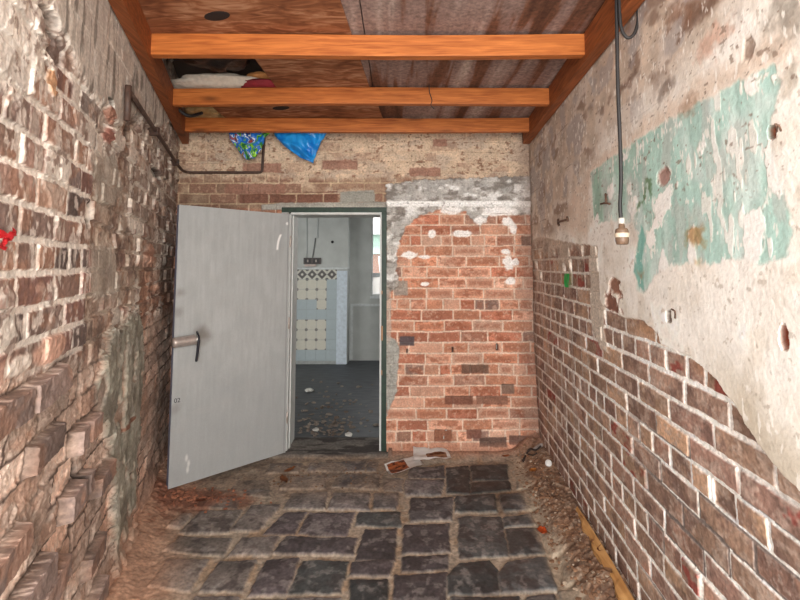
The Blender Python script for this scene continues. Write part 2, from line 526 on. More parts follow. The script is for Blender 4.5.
def build_right():
    ys = np.concatenate([np.linspace(-1.9, .9, 30)[:-1], 1 / np.linspace(1 / .9, 1 / 3.86, 560)])
    zs = np.unique(np.concatenate([np.linspace(-.02, .6, 170), np.linspace(.6, 2.62, 560), np.linspace(2.62, WTOP, 20)]))
    Y, Z = np.meshgrid(ys, zs)
    U = (D - Y) * LR

    def uv(pts):
        out = []
        for px, py in pts:
            p = on_right(px, py); out.append(((D - p.y) * LR, p.z))
        return out
    n1 = fbm(U * 12, Z * 12, 211, 4); n2 = fbm(U * 48, Z * 48, 212, 4); n3 = fbm(U * 3.5, Z * 3.5, 213, 4)
    drip = fbm(U * 34, Z * 5, 214, 4)
    wob = .03 * (fbm(U * 12, Z * 12, 203, 3) - .5) + .024 * (fbm(U * 50, Z * 50, 205, 3) - .5)
    d, r, c = bricks(U, Z, .0862, .245, 1.564 - .0862 * 19, 200, 4, .03, .006)
    d = d + .0045 * (n2 - .5)
    jw = .0042 + .003 * h2(r, r * 0, 219)
    inb = sm(jw, jw + .004, d)
    h = h2(r, c, 220); hb = h2(r, c, 221); hr = h2(r, c, 222)
    pal = [(160, 130, 112), (168, 138, 118), (182, 150, 124), (150, 122, 108), (164, 126, 110), (190, 156, 126), (154, 120, 110)]
    bc = pick(h, pal, [5, 5, 3, 4, 3, 2, 3]) * .6 + .4 * C(164, 134, 116)
    bc = bc * (.92 + .16 * hb)[..., None] * (.76 + .48 * n1)[..., None]
    bc = mix(bc, C(198, 178, 164), .5 * sm(.52, .66, fbm(U * 20, Z * 30, 227, 4)))
    bc = mix(bc, C(104, 82, 76), .5 * sm(.52, .66, fbm(U * 14, Z * 14, 226, 4)))
    bc = mix(bc, C(146, 66, 58), .75 * sm(.52, .66, fbm(U * 16, Z * 24, 225, 3)) * (hr > .9))
    bc = mix(bc, C(186, 168, 156), .6 * sm(.58, .72, n2) * (hr < .6))
    jc = C(252, 247, 240) * (.9 + .2 * n1)[..., None]
    far = sm(1.2, .3, U)
    jc = mix(jc, C(200, 182, 168) * np.ones_like(jc), .4 * far)
    col = mix(jc, bc, inb)
    H = -.0045 * (1 - inb) + .005 * (hb - .5) * inb + .003 * (n2 - .5)
    # a few bricks low down have slipped proud or lost their mortar
    low = sm(1.0, .85, Z) * sm(1.6, 2.1, U)
    H += low * inb * np.where(hr > .9, .010, np.where(hr < .10, -.010, 0))
    col = mix(col, C(86, 72, 66), .75 * low * (1 - inb) * (h2(r, c, 229) > .55))
    # vertical lime smears on the far bricks
    ws = sm(.56, .66, drip) * sm(2.0, 1.0, U) * sm(.25, .7, Z)
    col = mix(col, C(196, 186, 176), .5 * ws)
    # thin grey wash on the far end
    mh = sm(.03, -.05, sd_poly(U, Z, uv([(520, 140), (606, 120), (606, 300), (592, 312), (565, 318), (520, 320)])) + wob * 2)
    hz = C(196, 180, 164) * (.88 + .24 * n1)[..., None]
    hz = mix(hz, C(140, 124, 114), .55 * sm(.52, .68, fbm(U * 10, Z * 10, 231, 4)))
    keep = inb * sm(-.12, .12, np.clip((1.72 - Z) / .30, 0, 1.1) - h2(r, c, 232) + .5 * (fbm(U * 16, Z * 16, 233, 3) - .5)) * sm(1.76, 1.60, Z + .12 * (n1 - .5))
    keep = np.maximum(keep, .8 * (1 - inb) * sm(1.62, 1.5, Z))
    m_h = mh * (1 - keep)
    col = mix(col, hz, .92 * m_h); H = H * (1 - m_h) + (.011 + .003 * n1) * m_h
    # plaster strip
    ms = sm(.012, -.01, sd_poly(U, Z, uv([(590, 190), (604, 185), (605, 300), (603, 330), (607, 352), (600, 350), (591, 322)])) + wob * .8)
    col = mix(col, C(206, 194, 180) * (.92 + .16 * n1)[..., None], ms); H += .006 * ms
    # the large plaster area
    pl = uv([(592, 246), (600, 246), (602, 300), (607.5, 309), (625, 317), (646, 320), (660, 335), (664, 346), (691, 357), (712, 374), (726, 391), (744, 417),
             (765, 450), (786, 476), (802, 492), (860, 540), (1000, 560)])
    pl = pl + [(5.8, .75), (5.8, 3.2), (-.4, 3.2), (-.4, 1.72), (.35, 1.74), (.7, 1.70)]
    sdp = sd_poly(U, Z, pl)
    mp = sm(.006, -.006, sdp + wob * .55)
    pc = C(250, 246, 238) * (.92 + .16 * n1)[..., None]
    pc = mix(pc, C(228, 220, 206), .6 * sm(.45, .65, n3))
    pc = mix(pc, C(212, 202, 186), .5 * sm(.55, .7, fbm(U * 7, Z * 5, 241, 4)))
    pc = mix(pc, C(246, 242, 234), .7 * sm(.55, .68, fbm(U * 9, Z * 9, 242, 4)))
    pc = mix(pc, C(160, 146, 130), .4 * sm(.69, .75, n2))
    # thin lower-right margin stained
    m = sm(.16, .02, -sdp) * sm(2.3, 2.6, U)
    pc = mix(pc, C(198, 186, 166), .7 * m)
    # brown-grey bare upper wall
    mg = sm(.12, -.12, sd_poly(U, Z, uv([(515, 60), (620, -60), (760, -70), (735, 10), (690, 62), (640, 108), (600, 150), (585, 185), (560, 230), (520, 250)])) + wob * 2.5)
    gc = C(204, 186, 168) * (.84 + .32 * n1)[..., None]
    gc = mix(gc, C(224, 212, 200), .7 * sm(.5, .62, fbm(U * 8, Z * 12, 245, 4)))
    gc = mix(gc, C(136, 110, 94), .7 * sm(.56, .68, fbm(U * 5, Z * 9, 247, 4)))
    gc = mix(gc, C(168, 160, 158), .6 * sm(.52, .64, fbm(U * 7 + 4, Z * 7, 248, 4)))
    crack = sm(.5, .0, np.abs((Z - 1.99) % .262 - .131) / .008) * sm(.48, .56, fbm(U * 4, Z * 20, 249, 3))
    gc = mix(gc, C(110, 90, 78), .7 * crack)
    pc = mix(pc, gc, mg * .95)
    # band of pinkish cream over the green
    mb = sm(.05, -.05, sd_poly(U, Z, uv([(560, 225), (596, 160), (700, 85), (800, 20), (800, 60), (760, 75), (700, 104), (640, 140), (594, 174), (590, 240)])) + wob * 1.5)
    pc = mix(pc, C(222, 200, 180) * (.92 + .16 * n1)[..., None], .75 * mb)
    # green paint
    sg = sd_poly(U, Z, uv([(593, 173), (628, 148), (662, 126), (700, 104), (740, 84), (779, 66), (783, 90), (776, 120), (777, 150), (787, 190), (795, 235), (790, 255), (765, 262),
                           (735, 258), (712, 262), (690, 262), (665, 268), (655, 280), (648, 294), (640, 290), (640, 262), (643, 240), (636, 222), (615, 222), (598, 222)]))
    mgx = sm(.008, -.008, sg + wob * .9)
    gr = mix(C(148, 182, 160) * np.ones_like(pc), C(176, 210, 200), sm(.9, 2.4, U))
    gr = mix(gr, C(228, 238, 234), .6 * sm(.46, .66, fbm(U * 7, Z * 4, 257, 4)) * sm(.7, 1.6, U))
    gr = gr * (.88 + .24 * drip)[..., None]
    gr = mix(gr, C(112, 152, 128), .6 * sm(.52, .66, fbm(U * 9, Z * 9, 252, 3)) * sm(1.7, 1.0, U))
    gr = mix(gr, C(188, 196, 190), .6 * sm(.54, .64, fbm(U * 15, Z * 6, 253, 4)))
    flake = sm(.68, .73, fbm(U * 11, Z * 8, 254, 5) + .15 * sm(1.95, 1.55, Z) * sm(1.2, 2.2, U))
    flake = np.maximum(flake, .8 * sm(.69, .73, fbm(U * 26, Z * 7, 255, 3)) * sm(1.2, 1.9, U))
    pc = mix(pc, C(246, 246, 242), .8 * mgx * sm(.5, 1, flake))
    low_l = sm(.0, -.08, sd_poly(U, Z, uv([(596, 222), (640, 205), (645, 300), (660, 300), (600, 300)])))
    gm = mgx * (1 - flake) * (1 - .85 * low_l * sm(.4, .55, n1))
    pc = mix(pc, gr, .95 * gm)
    # dark green streak down the edge of the paint
    e = uv([(652, 165), (655, 185), (645, 205), (640, 215), (637, 208), (645, 190)])
    pc = mix(pc, C(96, 124, 88), .8 * sm(.02, -.012, sd_poly(U, Z, e) + 2 * wob) * sm(.45, .6, fbm(U * 40, Z * 30, 256, 3)))
    e = uv([(644, 226), (649, 240), (645, 262), (648, 292), (643, 288), (636, 272), (640, 250)])
    pc = mix(pc, C(124, 180, 168), .85 * sm(.008, -.006, sd_poly(U, Z, e) + wob * .7))
    col = mix(col, pc, mp)
    H = H * (1 - mp) + (.013 + .003 * n1 - .0008 * gm) * mp
    # exposed brick in small holes through the plaster; rust and dirt smudges
    blot = fbm(U * 26, Z * 26, 271, 4) - .5
    for (px, py, rx, ry, cc, dep, soft) in ((776, 133, 4.2, 6.5, (140, 76, 52), -.018, 0), (666, 176, 6, 8.5, (172, 132, 122), -.006, .3), (787, 337, 4, 12, (136, 64, 42), -.018, 0),
                                      (672, 317, 3.4, 6, (112, 96, 84), -.016, 0), (697, 236, 9, 10, (160, 112, 56), 0, 1), (753, 47, 4, 9, (150, 124, 108), -.004, 1),
                                      (617, 287, 6, 8, (142, 100, 82), -.010, .2), (614, 303, 8, 8, (132, 86, 70), -.010, .2), (645, 276, 3, 5, (176, 140, 110), 0, 1),
                                      (668, 86, 7, 12, (120, 104, 94), 0, 1), (625, 88, 12, 5, (112, 88, 76), 0, 1), (700, 262, 4, 4, (206, 178, 140), 0, 1), (690, 108, 8, 10, (170, 140, 118), 0, 1),
                                      (604, 110, 3, 5, (124, 104, 92), 0, 1), (708, 10, 26, 7, (120, 92, 76), 0, 1), (790, 22, 18, 26, (140, 130, 118), 0, 1), (684, 12, 14, 14, (140, 104, 84), 0, 1),
                                      (715, 42, 16, 12, (204, 160, 138), 0, 1), (793, 80, 8, 16, (176, 166, 150), 0, 1), (800, 300, 3, 8, (248, 244, 238), 0, 0), (634, 207, 4, 6, (240, 238, 232), 0, .2), (638, 200, 3, 4, (240, 238, 232), 0, .2)):
        p = on_right(px, py); uu = (D - p.y) * LR
        s = F / p.y
        ax, az = np.abs(U - uu) / (rx * LR * p.y / abs(px - 432)), np.abs(Z - p.z) / (ry / s)
        q = (ax ** 3 + az ** 3) ** (1 / 3.0) + 10 * wob + (1.2 + 1.5 * soft) * blot
        m = sm(1.1 + .4 * soft, .85 - .6 * soft, q)
        col = mix(col, C(*cc) * (.8 + .4 * n2)[..., None], (.95 - .3 * soft) * m); H += dep * m
    # fine pale scratches and pits over the upper plaster
    m = mp * sm(.70, .74, fbm(U * 70, Z * 26, 272, 3))
    col = mix(col, C(250, 246, 238), .7 * m)
    m = mp * sm(.73, .78, fbm(U * 40, Z * 70, 273, 3)) * sm(1.5, 1.9, Z)
    col = mix(col, C(128, 108, 94), .6 * m)
    # tan whole bricks next to the plaster edge
    for (px, py, rx, ry) in ((645, 330, 18, 12), (700, 365, 24, 14), (575, 352, 14, 10)):
        p = on_right(px, py); uu = (D - p.y) * LR
        m = sm(.10, .0, np.hypot(U - uu, (Z - p.z) * 1.5)) * inb * (1 - mp)
        col = mix(col, C(178, 138, 106) * (.85 + .3 * n1)[..., None], .6 * m)
    # darker brown towards the foot of the wall and the back corner
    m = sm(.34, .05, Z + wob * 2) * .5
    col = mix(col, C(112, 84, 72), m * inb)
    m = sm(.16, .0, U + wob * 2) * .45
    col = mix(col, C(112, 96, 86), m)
    bow = .02 * (fbm(U * 1.1, Z * 1.1, 261, 2) - .5)
    lean = -.018 * np.clip(1 - Z, 0, 1)                                     # foot of the wall kicks out from the room
    Ht = H + bow + lean
    X = XR + KR * (Y - D)
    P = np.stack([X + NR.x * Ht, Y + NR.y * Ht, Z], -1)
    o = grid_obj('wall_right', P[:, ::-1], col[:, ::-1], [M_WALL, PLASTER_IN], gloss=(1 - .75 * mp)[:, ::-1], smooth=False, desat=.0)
    return struct(o, 'right wall of brown brick with white joints under cream plaster and green paint')


build_right()

# ================================================================== LEFT WALL
NL = Vector((1, -KL, 0)).normalized()
LL = math.sqrt(1 + KL * KL)


def build_left():
    ys = 1 / np.linspace(1 / .82, 1 / 3.86, 470)
    zs = np.unique(np.concatenate([np.linspace(-.02, .5, 130), np.linspace(.5, 2.62, 560), np.linspace(2.62, WTOP, 20)]))
    Y, Z = np.meshgrid(ys, zs)
    U = (D - Y) * LL

    def uv(pts):
        out = []
        for px, py in pts:
            p = on_left(px, py); out.append(((D - p.y) * LL, p.z))
        return out
    n1 = fbm(U * 12, Z * 12, 311, 4); n2 = fbm(U * 48, Z * 48, 312, 4); n3 = fbm(U * 3.5, Z * 3.5, 313, 4)
    drip = fbm(U * 30, Z * 4, 314, 4)
    wob = .03 * (fbm(U * 12, Z * 12, 303, 3) - .5) + .026 * (fbm(U * 50, Z * 50, 305, 3) - .5)
    d, r, c = bricks(U, Z, .0905, .235, 1.498 - .0905 * 17, 300, 4, .04, .009)
    d = d + .007 * (n2 - .5)
    near = sm(2.15, 2.32, U)                                         # the near pier
    up = (D - on_left(88, 300).y) * LL
    jw = .0055 + .0035 * h2(r, r * 0, 319)
    inb = sm(jw, jw + .005, d)
    h = h2(r, c, 320); hb = h2(r, c, 321); hr = h2(r, c, 322)
    pal = [(150, 118, 104), (166, 132, 114), (134, 110, 100), (162, 122, 100), (144, 106, 96), (186, 148, 126), (122, 104, 98)]
    bc = pick(h, pal, [5, 4, 4, 3, 4, 2, 3])
    bc = bc * (.86 + .28 * hb)[..., None] * (.82 + .36 * n1)[..., None]
    bc = mix(bc, C(196, 184, 170), .7 * sm(.55, .68, fbm(U * 40, Z * 9, 325, 3)) * (hr < .55))
    bc = mix(bc, C(180, 122, 90), .4 * sm(.56, .7, fbm(U * 14, Z * 14, 326, 3)))
    jc = C(236, 226, 214) * (.88 + .24 * n1)[..., None]
    bc = mix(bc, C(226, 214, 202), .75 * sm(.58, .66, fbm(U * 36, Z * 22, 327, 4)))
    col = mix(jc, bc, inb)
    H = -.006 * (1 - inb) + .008 * (hb - .5) * inb + .005 * (n2 - .5)
    # ---- far stretch: rough, rubbly, less mortar
    fr = sm(up, up - .05, U)
    rub = bc * .5 + .5 * C(158, 128, 108) * (.72 + .56 * n1)[..., None]
    rub = mix(rub, C(190, 172, 152), .7 * (1 - inb) * sm(.35, .5, n3))
    rub = mix(rub, C(190, 172, 152), .75 * sm(.50, .60, fbm(U * 8, Z * 9, 331, 4)) * sm(.9, 1.1, U))
    rub = mix(rub, C(104, 86, 76), .6 * sm(.56, .66, fbm(U * 14, Z * 20, 332, 4)))
    col = mix(col, rub, fr * .9)
    H += fr * (-.016 + .010 * (n1 - .5) + .016 * (h2(r, c, 335) - .5) * inb - .004 * (1 - inb))
    # orange eroded brick beside the door
    ro = uv([(142, 300), (150, 260), (172, 300), (170, 490), (150, 560), (132, 620), (122, 620), (136, 480), (142, 400)])
    m = sm(.10, -.08, sd_poly(U, Z, ro) + wob * 2)
    oc = mix(C(186, 132, 104) * (.7 + .6 * n1)[..., None], C(120, 90, 76), .7 * sm(.5, .62, fbm(U * 7, Z * 24, 336, 4)))
    col = mix(col, oc, .8 * m); H += m * .026 * (fbm(U * 5, Z * 26, 337, 4) - .5)
    d2, r2, c2 = bricks(U, Z + .035 * np.clip(U - up, 0, 2), .0905, .235, 1.498 - .0905 * 17, 900, 0, .05, .010)
    in2 = sm(.004, .009, d2 + .006 * (n2 - .5))
    # ---- lower wall: dusty, broken, with whole bricks standing proud
    lw = sm(1.24, 1.10, Z + .08 * (n3 - .5) - .16 * np.clip(U - up, 0, 1))
    dust = C(196, 168, 150) * (.8 + .4 * n1)[..., None]
    dust = mix(dust, C(214, 194, 178), .6 * sm(.5, .64, fbm(U * 18, Z * 12, 341, 4)))
    dust = mix(dust, C(150, 122, 106), .6 * sm(.54, .66, fbm(U * 10, Z * 24, 342, 4)))
    dust = mix(dust, C(208, 158, 130), .5 * sm(.55, .66, fbm(U * 6, Z * 9, 346, 4)))
    # the whole bricks that still stand proud of the broken face
    proud = np.zeros(U.shape, bool)
    for (px, py) in ((28, 470), (66, 512), (8, 562), (100, 535), (20, 392), (62, 380), (58, 575), (104, 478), (96, 588), (30, 600), (84, 420), (122, 560)):
        q = on_left(px, py); qu = np.array([(D - q.y) * LL]); qz = np.array([q.z])
        _, rr, cc_ = bricks(qu, qz + .035 * np.clip(qu - up, 0, 2), .0905, .235, 1.498 - .0905 * 17, 900, 0, .05, .010)
        proud |= (r2 == rr[0]) & (c2 == cc_[0])
    hv = h2(r2, c2, 348)
    face = mix(C(132, 112, 104) * (.8 + .4 * n1)[..., None], C(158, 122, 104), sm(.45, .65, fbm(U * 9, Z * 9, 349, 3)))
    face = face * (.85 + .3 * hv)[..., None]
    lc = dust * (.82 + .36 * hv)[..., None]
    lc = mix(lc, face, proud * in2)
    lc = mix(lc, C(150, 126, 110) * (.8 + .4 * n2)[..., None], .8 * (1 - in2))
    lc = mix(lc, C(70, 54, 48), .75 * (1 - sm(.0, .007, d2)) * sm(.44, .56, fbm(U * 5, Z * 5, 350, 3)))
    col = mix(col, lc, lw)
    er = .012 * (fbm(U * 5, Z * 12, 345, 3) - .5) + .010 * (n2 - .5) + .012 * (fbm(U * 20, Z * 34, 347, 4) - .5)
    lvl = np.where(proud, .028 + .016 * (hv - .5), -.008 - .012 * hv)
    H = H * (1 - lw) + lw * (lvl * in2 - .012 * (1 - in2) + er * np.where(proud, .5, 1.2))
    # ---- limewash patches, upper near
    lm = sm(.50, .60, fbm(U * 5, Z * 5, 351, 4) + .22 * sm(1.86, 2.10, Z) - .10 * sm(1.70, 1.5, Z)) * (1 - lw)
    lw_c = C(226, 217, 204) * (.88 + .24 * n1)[..., None]
    lw_c = mix(lw_c, C(130, 104, 92), .75 * sm(.58, .66, fbm(U * 26, Z * 34, 352, 3)))
    col = mix(col, lw_c, .85 * lm * (1 - .6 * inb * (hr > .5)))
    H += .005 * lm
    # ---- grey render at the top, streaked by wet
    rg = uv([(20, -60), (110, -20), (125, 20), (160, 78), (176, 118), (160, 128), (130, 118), (118, 128), (104, 112), (88, 96), (74, 66), (56, 20)])
    m = sm(.03, -.03, sd_poly(U, Z, rg) + wob * 1.8)
    g = C(204, 197, 186) * (.84 + .32 * drip)[..., None]
    g = mix(g, C(112, 106, 98), .75 * sm(.54, .66, drip))
    g = mix(g, C(226, 219, 206), .6 * sm(.54, .64, fbm(U * 12, Z * 7, 355, 4)))
    col = mix(col, g, .92 * m); H = H * (1 - .85 * m) + m * (.010 + .004 * n1)
    # ---- white top-left
    tl = uv([(-60, -60), (24, -20), (40, 40), (34, 78), (30, 100), (5, 96), (-60, 60)])
    m = sm(.03, -.02, sd_poly(U, Z, tl) + wob * 2)
    col = mix(col, mix(C(236, 229, 218) * (.92 + .16 * n1)[..., None], C(150, 130, 118), .8 * sm(.62, .68, n2)), .85 * m); H += .008 * m
    # ---- green-grey cement patch running down
    cp = uv([(110, 335), (124, 318), (140, 308), (144, 345), (141, 400), (137, 470), (130, 560), (112, 570), (116, 500), (108, 450), (101, 385)])
    m = sm(.03, -.02, sd_poly(U, Z, cp) + wob * 3.2 + .12 * (fbm(U * 5, Z * 5, 362, 3) - .5)) * (1 - .7 * sm(.60, .68, fbm(U * 9, Z * 6, 363, 3)))
    cc = C(148, 146, 130) * (.84 + .32 * n1)[..., None]
    cc = mix(cc, C(112, 106, 94), .6 * sm(.50, .62, fbm(U * 22, Z * 12, 364, 4)))
    cc = mix(cc, C(182, 180, 168), .5 * sm(.54, .64, fbm(U * 16, Z * 10, 365, 4)))
    mcem = m
    col = mix(col, cc, .95 * m); H = H * (1 - .9 * m) + m * (.010 + .022 * (n1 - .5) + .008 * (n2 - .5))
    # small grey smears higher up
    for pts in ([(95, 250), (118, 245), (122, 290), (100, 300), (92, 280)], [(92, 160), (118, 150), (125, 200), (100, 205)]):
        m = sm(.04, -.03, sd_poly(U, Z, uv(pts)) + wob * 2)
        col = mix(col, C(172, 162, 148) * (.84 + .32 * n1)[..., None], .75 * m); H = H * (1 - .6 * m)
    # ---- dark crack where the pier meets the old wall
    m = sm(.020, .006, np.abs(U - up + .010 * (n1 - .5))) * sm(2.15, 1.9, Z)
    col = mix(col, C(52, 44, 40), .9 * m * sm(.30, .44, fbm(U * 3, Z * 9, 361, 3))); H -= .02 * m
    # ---- cavities and knocked bricks
    for (px, py, rx, ry, cc, dep) in ((50, 35, 8, 6, (42, 36, 34), -.06), (58, 52, 9, 14, (128, 108, 100), -.015), (48, 20, 9, 12, (150, 136, 126), -.02), (52, 82, 5, 14, (206, 152, 108), .006),
                                      (50, 65, 7, 3.5, (232, 224, 214), .006), (109, 102, 3.2, 4, (24, 20, 20), -.07), (109, 115, 4.5, 9, (150, 100, 80), .008), (110, 136, 5.5, 8, (172, 108, 92), .012),
                                      (110, 129, 6, 2, (226, 212, 200), .01), (160, 175, 4, 5, (34, 28, 26), -.05), (151, 253, 5, 10, (190, 140, 116), .015), (132, 135, 2.5, 12, (74, 58, 50), -.03),
                                      (22, 365, 14, 10, (226, 214, 200), .004), (50, 350, 16, 14, (214, 164, 140), .004), (127, 424, 5, 3, (132, 84, 64), .006), (90, 214, 3, 12, (64, 54, 48), -.03)):
        p = on_left(px, py); uu = (D - p.y) * LL
        s = F / p.y
        ru = rx * LL * p.y / abs(px - 245)
        q = np.hypot((U - uu) / ru, (Z - p.z) / (ry / s)) + 10 * wob
        m = sm(1.15, .8, q)
        col = mix(col, C(*cc) * (.85 + .3 * n2)[..., None], .9 * m); H += dep * m
    # earthy foot
    m = sm(.28, .02, Z + wob * 2)
    col = mix(col, C(178, 132, 106) * (.8 + .4 * n1)[..., None], .8 * m); H += .03 * m * n1
    X = XL + KL * (Y - D)
    P = np.stack([X + NL.x * H, Y + NL.y * H, Z], -1)
    # solid body behind the face, so the wall has its thickness at the near end
    t = .24
    a = Vector((XL + KL * (.80 - D), .80, 0)) - NL * .05; b = Vector((XL + KL * (4.0 - D), 4.0, 0)) - NL * .05
    pts = [a, b, b - NL * t, a - NL * t]
    ev = [(p.x, p.y, 0) for p in pts] + [(p.x, p.y, WTOP) for p in pts]
    eq = [(0, 1, 5, 4), (1, 2, 6, 5), (2, 3, 7, 6), (3, 0, 4, 7), (4, 5, 6, 7), (3, 2, 1, 0)]
    o = grid_obj('wall_left', P, col, [M_WALL, PLASTER_IN], gloss=.8 - .4 * mcem, extra=(ev, eq), smooth=False, desat=.2)
    return struct(o, 'left wall of worn crumbling brick with thick pale mortar and cement patches')


build_left()

# ================================================================== FLOOR
STONES = [
    [(180, 533), (200, 512), (242, 509), (228, 532)], [(167, 528), (180, 516), (192, 514), (180, 528)], [(232, 530), (252, 505), (280, 504), (258, 530)],
    [(166, 550), (180, 537), (232, 538), (224, 553), (176, 552)], [(229, 554), (242, 538), (278, 536), (268, 554)],
    [(150, 588), (168, 560), (208, 558), (188, 591)], [(199, 590), (220, 560), (256, 560), (240, 590)], [(248, 594), (268, 560), (299, 557), (286, 592)],
    [(226, 494), (238, 480), (268, 480), (270, 496)], [(194, 508), (202, 498), (242, 498), (236, 508)], [(264, 533), (284, 512), (306, 511), (294, 533)],
    [(299, 533), (310, 512), (355, 512), (346, 535)], [(356, 524), (360, 512), (401, 511), (400, 526)], [(272, 552), (286, 537), (357, 538), (353, 553)],
    [(357, 558), (365, 529), (396, 528), (394, 559)], [(328, 508), (333, 493), (370, 493), (369, 510)], [(374, 508), (376, 494), (398, 493), (396, 509)],
    [(284, 507), (292, 494), (326, 492), (324, 508)], [(411, 520), (411, 499), (453, 497), (451, 519)], [(406, 495), (405, 480), (443, 480), (441, 494)],
    [(402, 552), (404, 525), (448, 523), (449, 550)], [(402, 570), (402, 556), (447, 554), (447, 568)], [(289, 591), (303, 560), (348, 560), (340, 591)],
    [(351, 574), (353, 561), (392, 560), (390, 574)], [(349, 604), (350, 580), (388, 579), (387, 604)], [(394, 606), (396, 575), (446, 572), (446, 606)],
    [(282, 614), (288, 597), (340, 597), (336, 614)], [(186, 614), (194, 597), (238, 597), (232, 614)], [(238, 614), (244, 599), (282, 598), (276, 614)],
    [(459, 556), (459, 517), (466, 515), (500, 516), (508, 555)], [(456, 511), (456, 496), (495, 494), (496, 510)], [(504, 510), (501, 494), (539, 491), (547, 508)],
    [(504, 526), (503, 517), (531, 514), (536, 524)], [(510, 553), (506, 528), (537, 527), (544, 552)], [(552, 555), (534, 514), (558, 510), (578, 552)],
    [(472, 480), (471, 466), (506, 464), (508, 480)], [(472, 493), (472, 483), (509, 481), (510, 489)], [(518, 488), (514, 470), (538, 470), (542, 486)],
    [(447, 492), (446, 468), (468, 466), (470, 493)], [(450, 594), (448, 577), (458, 563), (490, 561), (498, 570), (499, 592)],
    [(502, 592), (500, 573), (508, 562), (545, 557), (556, 588)], [(565, 585), (559, 560), (577, 558), (588, 583)], [(527, 612), (528, 596), (554, 593), (560, 612)],
    [(562, 612), (559, 592), (606, 587), (614, 612)], [(452, 614), (452, 598), (520, 597), (522, 614)], [(308, 471), (310, 463), (366, 461), (364, 471)],
    [(367, 471), (369, 462), (378, 462), (376, 470)], [(332, 486), (340, 474), (380, 473), (378, 489)], [(268, 472), (270, 464), (302, 464), (298, 472)],
    [(408, 477), (410, 467), (443, 465), (444, 477)], [(280, 488), (288, 476), (328, 475), (324, 488)], [(384, 490), (384, 478), (402, 479), (402, 490)],
]
# (tone, wet) for the stones that stand out
DARKWET = {29: (.9, .7), 30: (.8, .5), 31: (.9, .8), 32: (.85, .7), 33: (.75, .9), 34: (.9, .9), 35: (.8, .6), 36: (.7, .8), 37: (.95, .7), 38: (.8, .5), 39: (.7, .6), 40: (.95, .9),
           41: (.7, .7), 42: (.7, .7), 43: (1.0, .5), 44: (.7, .7), 22: (.72, .6), 24: (.6, .6), 25: (.8, .4), 14: (.8, .4), 20: (.85, .4), 21: (.8, .4), 12: (.8, .5), 23: (.95, .3)}


